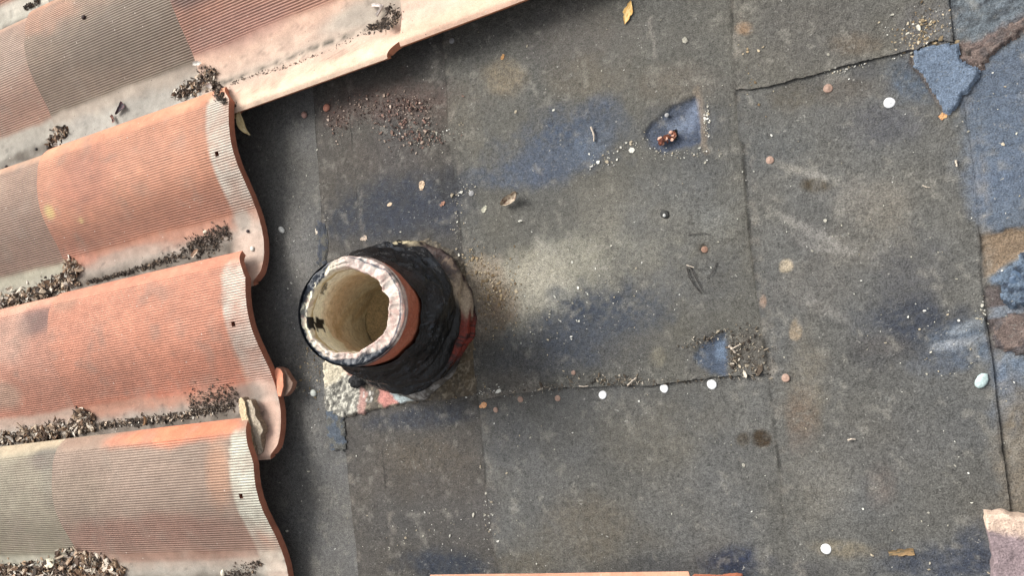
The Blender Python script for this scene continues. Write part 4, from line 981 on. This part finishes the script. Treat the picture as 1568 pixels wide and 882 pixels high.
# things lying on the tiles
def sheet_thing(name, loc, w, h, fn, colf, mat, label, cat, rot=0, nu=28, nv=14, th=.0012, tilt=(0, 0), group=None):
    """a leaf or scrap: outline half width fn(u), a curl, and real thickness"""
    u = np.linspace(-1, 1, nu)[:, None]; v = np.linspace(-1, 1, nv)[None]
    hw, zc = fn(u, v)
    X = u*w+0*v; Y = v*hw*h; Z = zc
    top = np.stack([X, Y, Z], -1); bot = top.copy(); bot[..., 2] -= th
    bot[0], bot[-1], bot[:, 0], bot[:, -1] = top[0], top[-1], top[:, 0], top[:, -1]
    col = colf(u, v)
    V = np.concatenate([top.reshape(-1, 3), bot.reshape(-1, 3)])
    c_, s_ = math.cos(rot), math.sin(rot); Mx = np.array([[c_, -s_, 0], [s_, c_, 0], [0, 0, 1]])
    ta, tb = tilt; Rx = np.array([[1, 0, 0], [0, math.cos(ta), -math.sin(ta)], [0, math.sin(ta), math.cos(ta)]]); Ry = np.array([[math.cos(tb), 0, math.sin(tb)], [0, 1, 0], [-math.sin(tb), 0, math.cos(tb)]])
    V = V @ (Mx @ Rx @ Ry).T
    q = np.concatenate([grid_quads(nu, nv), grid_quads(nu, nv, nu*nv, flip=True)])
    o = mesh_np(name, V, q, mat, None, np.concatenate([col.reshape(-1, 3)]*2), loc=tuple(loc))
    return tag(o, label, cat, group)
def cfun(c, c2=None, amp=.5, sd_=1):
    def f(u, v):
        U, Vv = u+0*v, v+0*u
        cc = np.ones(U.shape+(3,))*alb(*c)*(1+amp*fbm(U+sd_, Vv, 3, 3, sd_)[..., None])
        if c2 is not None:
            m = sstep(0, .12, fbm(U*1.5+sd_, Vv*1.2, 2.2, 3, sd_+2))[..., None]; cc = cc*(1-m)+alb(*c2)*m
        return np.clip(cc, .01, .8)
    return f
# curled dry leaf lying on the felt
p = on_felt(786, 306, .0060)
sheet_thing('dry_leaf', p, .017, .0062, lambda u, v: (np.sqrt(np.clip(1-np.abs(u)**2.4, 0, 1))*(1+.3*fbm(u, u*0, 5, 2)), .010*(u+.15)**2*np.sign(u+.15)*(u > -.15)+.005*v**2+.0018*fbm(u+0*v, v+0*u, 3, 3, 4)), cfun((176, 162, 142), (112, 84, 68), .6), M_CHIP, 'curled dry grey leaf with one end raised, on the bare felt above the pipe', 'leaf', rot=.25, th=.0006)
p = at(371, 188, .056)
sheet_thing('dry_leaf', p, .024, .0095, lambda u, v: (np.clip(1-np.abs(u+.1)**1.7, 0, 1)+.0, .006*u+.004*v**2-.006*u*u), cfun((206, 186, 140), (226, 208, 166), .3), M_CHIP, 'yellowish pointed leaf hanging beside the corner of the bright orange tile', 'leaf', rot=-1.25, th=.0006, tilt=(.25, .3))
p = at(359, 173, .050)
sheet_thing('dry_leaf', p, .012, .008, lambda u, v: (np.sqrt(np.clip(1-u**2, 0, 1)), .004*u*v+.003*v**2), cfun((222, 206, 160), (160, 140, 100), .4), M_CHIP, 'small cream leaf curled against the tile corner above the hanging leaf', 'leaf', rot=-1.0, th=.0006, tilt=(.3, .3))
p = on_felt(962, 19, .0015)
sheet_thing('leaf_scrap', p, .016, .0062, lambda u, v: (np.clip(1-np.abs(u)**1.6, .05, 1)*(1+.9*fbm(u+0*v, v*.3+0*u, 4, 2)), .001*v**2+.0008*fbm(u+0*v, v+0*u, 4, 2)), cfun((214, 168, 96), (232, 202, 140), .4, 4), M_CHIP, 'yellow orange leaf scrap at the top edge of the bare felt', 'leaf', rot=1.15, th=.0005)
p = on_felt(1380, 846, .0010)
sheet_thing('leaf_scrap', p, .013, .0040, lambda u, v: (np.clip(.9+.6*fbm(u, u*0, 3, 2)-.3*(u < -.3), .1, 1.2), .0008*v**2+.0006*fbm(u+0*v, v+0*u, 4, 2)), cfun((140, 114, 80), (104, 92, 70), .8, 5), M_CHIP, 'flat tan leaf scrap near the bottom edge at the right', 'leaf', rot=.05, th=.0005)
for i, (a, b, w_, c1, c2, lab, rot) in enumerate([
    (770, 87, .005, (196, 150, 96), (150, 110, 70), 'small amber crumb on the felt below the top edge', .9),
    (740, 621, .008, (226, 176, 130), (206, 140, 100), 'pale orange flake at the corner of the mortar bed', .3),
    (597, 313, .006, (230, 206, 176), (200, 170, 140), 'larger cream flake on the dark stained felt', .2),
    (646, 284, .009, (216, 190, 160), (150, 130, 110), 'long cream flake above the dark stain', 1.3),
    (678, 312, .006, (190, 140, 116), (120, 90, 76), 'pinkish brown flake by the lap above the pipe', .5),
    (1446, 176, .007, (216, 172, 120), (180, 130, 90), 'orange crumb at the tip of the blue wedge', .5),
    (557, 365, .008, (196, 176, 156), (150, 140, 130), 'beige smear of a flake just above the pipe', .1),
    (486, 353, .008, (226, 214, 196), (210, 190, 170), 'cream chip standing in the joint left of the pipe', 1.4),
    (491, 392, .008, (206, 156, 140), (216, 176, 160), 'pink chip in the joint beside the pipe rim', 1.2),
    (742, 320, .007, (170, 168, 150), (200, 196, 176), 'pale greenish flake right of the lap', .8)]):
    sheet_thing('flake', on_felt(a, b, .0010), w_*.8, w_*.5, lambda u, v, i=i: (np.clip(.85+1.1*fbm(u+i, u*0, 3, 3, i)-.3*u*u, .15, 1.3), .0008*fbm(u+i+0*v, v+0*u, 4, 2)), cfun(c1, c2, .3, i), M_CHIP, lab, 'flake', rot=rot, th=.0006, group='crumbs and flakes scattered on the felt')
# pale smooth seeds / pebbles
for (a, b, sz, c, lab, cat, nm) in [
    (432, 352, (.0045, .0075, .003), (206, 206, 200), 'white oval pebble on the felt beside the first pan end', 'pebble', 'pebble'),
    (481, 602, (.0055, .0062, .0035), (222, 226, 216), 'round white pebble between the tiles and the mortar bed', 'pebble', 'pebble'),
    (1503, 583, (.0090, .0055, .003), (186, 206, 204), 'pale green oval shell at the right side of the felt', 'shell', 'shell'),
    (467, 176, (.005, .0055, .004), (180, 142, 130), 'small pinkish stone left of the brown debris patch', 'stone', 'stone'),
    (501, 165, (.0065, .006, .004), (204, 140, 118), 'small terracotta crumb at the left of the brown debris patch', 'stone', 'stone'),
    (1191, 465+65, (.002, .002, .002), (200, 196, 186), None, '', '')]:
    if not lab: continue
    o = lump(nm, tuple(on_felt(a, b, sz[2]*.5)), sz, c, M_CHIP, rn.uniform(0, 9), amp=.25, n=14, rot=rn.uniform(0, 1)); tag(o, lab, cat)
for (a, b, sz, c, lab) in [(387, 381, (.0036, .0045, .0025), (240, 238, 228), 'tiny white pebble on the end of the second channel'), (315, 355, (.005, .003, .0025), (222, 206, 184), 'pale pebble beside the dark mould in the second channel'), (380, 354, (.003, .003, .002), (60, 48, 52), 'tiny dark seed on the bright pan end'), (10, 255, (.004, .003, .002), (38, 30, 34), 'black seed in the channel at the left edge'), (56, 228, (.0035, .003, .002), (50, 46, 44), 'dark seed near the small heap'), (129, 26, (.005, .004, .003), (54, 36, 32), 'dark crumb on the olive striped tile'), (342, 878, (.004, .006, .003), (232, 226, 206), 'white seed at the bottom edge near the dark mould')]:
    q = at_surf(a, b); o = lump('pebble', (q[0], q[1], q[2]+sz[2]*.4), sz, c, M_CHIP, rn.uniform(0, 9), amp=.25, n=12); tag(o, lab, 'pebble', 'seeds and pebbles on the tiles')
# dark red scrap in the channel
q = at_surf(186, 168)
sheet_thing('rubber_scrap', (q[0], q[1], q[2]+.003), .013, .008, lambda u, v: (np.clip(.55+.5*u+.3*fbm(u, u*0, 3, 2), .12, 1.1), .003*v**2+.001*fbm(u+0*v, v+0*u, 3, 2)), cfun((66, 58, 66), (92, 56, 60), .5), M_CHIP, 'dark red black scrap lying in the channel above the bright orange tile', 'scrap', rot=.5, th=.0010)
q = at_surf(176, 182)
sheet_thing('rubber_scrap', (q[0], q[1], q[2]+.003), .008, .0035, lambda u, v: (np.clip(.8+.4*fbm(u, u*0, 3, 2), .12, 1.1), .002*v**2+.002*u**2), cfun((70, 50, 54), (196, 140, 120), .5, 3), M_CHIP, 'narrow curled tail scrap just below the dark red scrap', 'scrap', rot=1.9, th=.0010)
for i, (a, b, w_, h_, rot, c, lab) in enumerate([
    (142, 650, .013, .0045, -.9, (232, 218, 198), 'long whitish wood chip at the step of the third channel'),
    (36, 668, .013, .005, .5, (216, 198, 176), 'broad pale wood chip in the third channel near the left edge'),
    (10, 664, .006, .005, .2, (236, 226, 210), 'small white chip at the very left of the third channel'),
    (79, 861, .011, .0085, -.1, (236, 228, 202), 'broad cream chip at the top of the bottom left heap'),
    (172, 868, .014, .006, -.3, (226, 206, 188), 'curled pinkish chip at the right end of the bottom left heap'),
    (150, 868, .014, .003, .9, (232, 222, 204), 'slim white stick in the bottom left heap'),
    (130, 866, .009, .004, -.4, (232, 190, 130), 'yellowish chip in the bottom left heap'),
    (303, 388, .010, .0035, .5, (226, 200, 176), 'pale sliver beside the dark mould in the second channel'),
    (22, 442, .009, .004, .2, (220, 206, 186), 'whitish chip at the left edge of the second channel'),
    (22, 458, .009, .004, -.5, (232, 210, 186), 'second whitish chip at the left edge, a little lower'),
    (306, 98, .009, .004, -.2, (226, 220, 210), 'white leaf chip on top of the twiggy heap'),
    (327, 132, .006, .004, -.7, (222, 212, 204), 'white scrap beside the corner of the bright orange tile'),
    (580, 10, .012, .0028, -.4, (232, 220, 212), 'curved white sliver at the step near the top edge'),
    (586, 18, .010, .003, .6, (226, 216, 208), 'short white sliver at the step near the top edge'),
    (228, 644, .008, .003, 1.3, (200, 166, 130), 'tan upright chip along the orange topped tile')]):
    q = at_surf(a, b)
    sheet_thing('wood_chip', (q[0], q[1], q[2]+.006), w_, h_, lambda u, v, i=i: (np.clip(.9+.7*fbm(u+i, u*0, 2.5, 3, i)-.35*u**4, .15, 1.3), .0025*v**2+.003*u*u*((i % 3)-1)), cfun(c, tuple(int(k*.86) for k in c), .25, i), M_CHIP, lab, 'wood chip', rot=rot, th=.0010, tilt=(rn.uniform(-.3, .3), rn.uniform(-.2, .2)), group='larger pale chips in the litter')

# extruded blob with its own outline (shards, mortar strip, chunks)
def shard(name, pts, z0, thick, mat, colt, cols, label, cat, rough=.0012, parent=None, slope=(0, 0), colf=None, n=30, dome=0.):
    P = np.array([at(a, b, z0)[:2] for a, b in pts]); c = P.mean(0)
    # resample the outline
    Q = np.vstack([P, P[:1]]); sg = np.hypot(*np.diff(Q, axis=0).T); cu = np.concatenate([[0], np.cumsum(sg)]); m = 72
    t = np.linspace(0, cu[-1], m, endpoint=False); O = np.stack([np.interp(t, cu, Q[:, 0]), np.interp(t, cu, Q[:, 1])], -1)
    O += rough*np.stack([fbm(O[:, 0], O[:, 1], 150, 3, 2), fbm(O[:, 0], O[:, 1], 150, 3, 7)], -1)*2
    rings = [(.0, 1), (.12, 1), (.25, 1), (.4, 1), (.55, 1), (.7, 1), (.82, 1), (.92, 1), (.985, 1), (1, .93), (1.012, .5), (1, .0)]
    V = []; CC = []
    for k, (r, h) in enumerate(rings):
        XY = c+(O-c)*r; NZ = fbm(XY[:, 0], XY[:, 1], 130, 3, 5)
        for i in range(m):
            xy = XY[i]; d = xy-c
            z = z0+thick*h+d[0]*slope[0]+d[1]*slope[1]+(dome*(1-r*r) if h == 1 else 0)+rough*1.4*NZ[i]*(h > 0)
            V.append((xy[0], xy[1], z)); CC.append(colt if h > .95 else cols)
    CC = np.array([alb(*q) for q in CC]); V = np.array(V)
    if colf is not None: CC = colf(V, CC)
    CC = CC*(1+.5*fbm(V[:, 0], V[:, 1], 90, 3, 3)[:, None])
    org = np.array([c[0], c[1], z0])
    q = [tuple(reversed([k*m+i, k*m+(i+1) % m, (k+1)*m+(i+1) % m, (k+1)*m+i])) for k in range(len(rings)-1) for i in range(m)]
    o = mesh_np(name, V-org, np.array(q), mat, parent, np.clip(CC, .01, .8), loc=tuple(org))
    return tag(o, label, cat) if label else o
# terracotta shard leaning at the end of the second pan
root = empty('tile_shard', tuple(at(440, 590, .012))); tag(root, 'small orange tile shard stuck at the end of the red orange tile', 'tile shard')
for nm, pts, ct in (('clay_face', [(431, 566), (434, 562), (440, 564), (444, 572), (445, 590), (441, 606), (437, 607), (434, 590)], (228, 150, 118)), ('broken_edge', [(441, 564), (448, 575), (455, 586), (452, 596), (446, 604), (441, 607), (445, 590), (444, 572)], (128, 104, 90))):
    o = shard(nm, pts, .018, .016 if nm == 'clay_face' else .010, M_CHIP, ct, (150, 110, 92), None, None, rough=.0008); o.parent = root; o.location = o.location-root.location
    if nm == 'clay_face': pass
# mortar strip on the pan of the row-3 tile
root = empty('mortar_strip', tuple(at(394, 655, .035))); tag(root, 'broken strip of mortar with a straw coloured edge lying across the tile ends', 'mortar piece')
for nm, pts, zt, th, ct in (('mortar_body', [(383, 611), (391, 611), (397, 622), (399, 635), (408, 650), (410, 658), (406, 668), (410, 690), (405, 697), (399, 692), (392, 660), (385, 630)], .040, .011, (190, 176, 156)), ('straw_edge', [(375, 610), (379, 607), (384, 612), (387, 630), (394, 658), (401, 690), (399, 697), (392, 684), (382, 652), (377, 630)], .042, .014, (216, 194, 158))):
    o = shard(nm, pts, zt, th, M_MORTAR, ct, (140, 124, 106), None, None, rough=.0022); o.parent = root; o.location = o.location-root.location
# pale masonry chunk at the lower right corner
def chunkcol(V, CC):
    a = at(1512, 812, .03); b = at(1568, 822, .03)
    t = (V[:, 1]-(a[1]+(b[1]-a[1])*(V[:, 0]-a[0])/(b[0]-a[0])))+.006*fbm(V[:, 0], V[:, 1], 40, 3, 3)
    m = sstep(-.002, .003, t)[:, None]
    return alb(146, 130, 132)*(1-m)+alb(222, 196, 176)*m
shard('masonry_chunk', [(1506, 782), (1530, 779), (1568, 786), (1640, 800), (1660, 850), (1640, 880), (1568, 874), (1545, 881), (1530, 882), (1518, 890), (1513, 880), (1517, 850), (1512, 828), (1508, 800)], .006, .026, M_MORTAR, (150, 134, 136), (214, 192, 172), 'grey lilac chunk of masonry with a cream broken edge at the lower right corner', 'masonry chunk', rough=.0022, colf=chunkcol)
# tile whose top edge peeps in at the bottom
sp = dict(T_OR, top=(226, 160, 132), band=False, clean=1)
o = make_tile(6, 9, sp, 'loose tile whose thin orange edge shows along the bottom of the view', hole=False)
q = at(672, 879, .040)
o.location = (q[0]+.004, q[1]+.0065, .004); o.scale = (.80, 1, 1)
q = at(1118, 880, .03)
shard('tile_shard', [(1062, 880), (1080, 880), (1100, 881), (1128, 877), (1138, 879), (1136, 896), (1070, 900)], .012, .022, M_CHIP, (176, 130, 108), (196, 122, 92), 'broken brown tile piece at the bottom edge right of the loose tile', 'tile shard', rough=.0015)

# ------------------------------------------------------------------ rust crumbs in the torn triangle, twigs, stalks
rr = random.Random(9); pts = []; ss = []; cc = []
for i in range(46):
    t = rr.random(); a = 1011+t*24+rr.gauss(0, 2.2); b = 218-t*12+rr.gauss(0, 3.2)
    p = on_felt(a, b, .001+rr.random()*.003); pts.append(p); ss.append(.0036*math.exp(rr.gauss(0, .45))); cc.append(alb(*rr.choice([(176, 118, 94), (120, 70, 54), (150, 96, 76), (90, 54, 44), (222, 176, 152), (50, 32, 28)])))
tag(chips('rust_crumbs', np.array(pts), ss, np.array(cc), rr, (1, 1.6), .6), 'cluster of rusty orange crumbs inside the upper triangular tear', 'rust crumbs', kind='stuff')
for (a, b, s, c, lab) in [(1011, 213, .0030, (226, 176, 154), 'larger pinkish crumb at the left of the rusty cluster'), (1015, 220, .0026, (214, 156, 130), 'pinkish crumb below the larger one in the upper tear'), (1028, 203, .0027, (220, 170, 146), 'pinkish crumb at the top of the rusty cluster')]:
    tag(lump('rust_crumb', tuple(on_felt(a, b, .002)), (s, s*.9, s*.7), c, M_CHIP, a*.1, n=12, amp=.4), lab, 'rust crumb')
sheet_poly('felt_patch', [(1030, 204), (1036, 200), (1037, 212), (1033, 214), (1034, 208)], M_FELT, roof, .0062, flat_col((18, 16, 15), .1), thick=.002, label='black puncture beside the rusty crumbs', step=.0012)
def tube_path(name, pts, r, mat, label, cat, px=True, group=None, lift=.0015, taper=.4):
    P = [np.array(on_felt(a, b, lift+h)) for a, b, h in pts]
    Q = []
    for k in range(len(P)-1):
        for j in range(5): Q.append(P[k]+(P[k+1]-P[k])*j/5)
    Q.append(P[-1]); Q = np.array(Q); n = 7; V = []
    for i, c in enumerate(Q):
        d = Q[min(i+1, len(Q)-1)]-Q[max(i-1, 0)]; d = d/np.linalg.norm(d); s = np.cross(d, [0, 0, 1]); s /= np.linalg.norm(s); t = np.cross(s, d)
        k = 1-taper*i/len(Q)+.15*math.sin(i*1.7)
        for j in range(n):
            a = 2*PI*j/n; V.append(c+(s*math.cos(a)+t*math.sin(a))*r*k+np.random.RandomState(i).randn(3)*r*.15)
    V = np.array(V); org = Q[0].copy()
    o = mesh_np(name, V-org, grid_quads(len(Q), n, 0, True), mat, None, loc=tuple(org)); tag(o, label, cat, group); return o
tube_path('twig', [(1052, 410, .001), (1056, 424, .002), (1064, 438, .001), (1074, 450, .0)], .0010, M_TWIG, 'dark split twig left one of the pair in the middle of the wide sheet', 'twig')
tube_path('twig', [(1057, 408, 0), (1063, 420, .002), (1070, 434, .001), (1076, 446, .0)], .0008, M_TWIG, 'dark thinner twig right beside the split twig', 'twig')
tube_path('twig', [(1098, 402, 0), (1093, 414, .001), (1087, 423, .001), (1083, 425, 0)], .0006, M_TWIG, 'short curved dark twig right of the twig pair', 'twig')
tube_path('twig', [(1054, 360, 0), (1066, 358, .001), (1078, 357, .001), (1089, 360, 0)], .0006, M_TWIG, 'thin straight dark twig above the rusty nail', 'twig')
tube_path('dry_stalk', [(1052, 406, .002), (1064, 410, .003)], .0007, M_PALEW, 'tiny white stalk across the top of the dark twig pair', 'stalk')
tube_path('dry_stalk', [(1117, 529, .003), (1122, 534, .003), (1127, 541, .001)], .0020, M_PALEW, 'thick pale broken stalk on the right edge of the lower tear', 'stalk', taper=.5)
tube_path('dry_stalk', [(1122, 534, .004), (1128, 531, .004), (1133, 528, .003)], .0009, M_PALEW, 'slim pale stalk crossing the thick one by the lower tear', 'stalk')
tube_path('dry_stalk', [(1119, 557, .002), (1125, 557, .002)], .0013, M_PALEW, 'short tan stalk below the lower tear', 'stalk')
tube_path('dry_stalk', [(888, 591, .002), (895, 592, .003), (902, 591, .002)], .0009, M_PALEW, 'pale sliver on the lapped joint left', 'stalk')
tube_path('dry_stalk', [(962, 590, .002), (970, 583, .004), (976, 578, .003)], .0010, M_PALEW, 'bent grass stalk standing at the lapped joint', 'stalk')
tube_path('dry_stalk', [(936-30, 195, .002), (911, 208, .002), (910, 217, .001)], .0014, M_PALEW, 'white pointed sliver on the blue stained felt', 'stalk')
tube_path('dry_stalk', [(1012-12, 198, 0), (1006, 196, 0)], .0003, M_TWIG, 'hair thin fibre beside the upper tear', 'stalk')
tube_path('dry_stalk', [(1412, 284, .001), (1419, 287, .001), (1424, 287, .001)], .0007, M_PALEW, 'thin white curl on the large scuffed sheet', 'stalk')
tube_path('dry_stalk', [(1463, 246, .001), (1465, 255, .001)], .0013, M_PALEW, 'short white splinter near the blue felt', 'stalk')
tube_path('dry_stalk', [(1298, 674, .002), (1304, 672, .002), (1310, 673, .001)], .0011, M_PALEW, 'white splinter on the lower scuffed sheet', 'stalk')
lump_ = lump('butterfly_leaf', tuple(on_felt(1018, 328, .001)), (.005, .0062, .0015), (58, 58, 56), M_CHIP, 4.4, n=14, amp=.7, rot=.4, col2=(60, 60, 58)); lump_.name = 'leaf_scrap'; tag(lump_, 'small dark folded leaf scrap with a pale centre on the wide sheet', 'leaf')
tag(lump('seed', tuple(on_felt(1018, 330, .0025)), (.002, .0022, .0012), (200, 200, 196), M_CHIP, 2.2, n=10), 'pale seed on the small dark leaf scrap', 'seed')

# ------------------------------------------------------------------ specks nobody could count
def scatter(regs, name, label, pal, size, seed, up=.15, aspect=(1, 2.4), cat='grit', dz=.0005, big=.5):
    rr = random.Random(seed); nr = np.random.RandomState(seed); P = []; S = []; CC = []
    for reg in regs:
        cx, cy, rx, ry, n = reg[:5]; rot = math.radians(reg[5]) if len(reg) > 5 else 0
        for i in range(n):
            if len(reg) > 6: a, b = nr.uniform(-1, 1, 2)
            else: a, b = nr.randn(2)*.5
            x = cx+a*rx*math.cos(rot)+b*ry*math.sin(rot); y = cy-a*rx*math.sin(rot)+b*ry*math.cos(rot)
            P.append(at(x, y, .008)[:2]); S.append(size*math.exp(rr.gauss(0, big))); CC.append(alb(*rr.choice(pal))*rr.uniform(.7, 1.15))
    P = np.array(P); z = felt_z(P[:, 0], P[:, 1]); P = np.concatenate([P, (z+dz)[:, None]], 1)
    return tag(chips(name, P, S, np.array(CC), rr, aspect, up), label, cat, kind='stuff')
WHT = [(226, 224, 212), (200, 196, 182), (170, 166, 152), (236, 234, 226), (184, 172, 150)]
scatter([(1020, 440, 640, 440, 380, 0, 1), (880, 440, 120, 60, 70), (830, 500, 60, 40, 40), (1400, 500, 90, 40, 22), (700, 330, 12, 60, 60), (715, 290, 16, 20, 20), (930, 240, 60, 14, 60, 28), (660, 205, 80, 20, 60), (740, 600, 60, 10, 50), (1040, 235, 60, 8, 50), (1082, 190, 6, 44, 50), (620, 800, 90, 60, 40), (745, 800, 14, 60, 36), (700, 810, 60, 30, 20), (1410, 50, 50, 40, 90), (1300, 104, 60, 5, 40, 12), (460, 500, 40, 260, 90), (1460, 560, 50, 30, 12), (1505, 480, 6, 30, 20)], 'paint_flecks', 'tiny white and cream flecks strewn over the bare felt', WHT, .0018, 31, cat='flecks')
scatter([(560, 168, 66, 26, 190), (620, 182, 50, 34, 300), (640, 210, 54, 20, 170), (515, 185, 18, 24, 70), (590, 160, 80, 14, 90), (630, 158, 30, 14, 90)], 'brown_debris', 'loose brown and pinkish debris spread on the felt below the rolled tile edge', [(110, 84, 76), (150, 118, 106), (94, 78, 72), (206, 186, 170), (80, 66, 60), (138, 112, 100), (70, 58, 54), (176, 156, 140)], .0021, 32, up=.12, cat='debris', dz=.0012)
scatter([(1125, 545, 10, 34, 150), (1150, 565, 30, 16, 110), (1150, 530, 36, 36, 90), (1000, 586, 110, 6, 120, 3), (930, 580, 60, 8, 80), (1080, 520, 40, 10, 80, 20), (960, 584, 20, 6, 60), (840, 594, 60, 6, 120, 5)], 'joint_litter', 'dark crumbs and dry bits gathered along the lapped joint and lower tear', [(84, 74, 64), (110, 98, 84), (134, 122, 106), (60, 52, 46), (176, 164, 144), (96, 86, 72), (200, 190, 174)], .0023, 33, up=.15, cat='debris', dz=.001, aspect=(1.5, 5))
scatter([(760, 460, 40, 60, 260), (725, 400, 20, 24, 90), (745, 440, 20, 40, 120), (470, 560, 30, 60, 120), (1420, 40, 40, 30, 120), (1400, 64, 40, 20, 80), (690, 600, 50, 12, 120), (1150, 110, 20, 70, 20)], 'sandy_grit', 'sandy grit around the foot of the tar collar', [(176, 156, 124), (200, 184, 156), (130, 110, 84), (150, 132, 104)], .0020, 34, cat='grit')
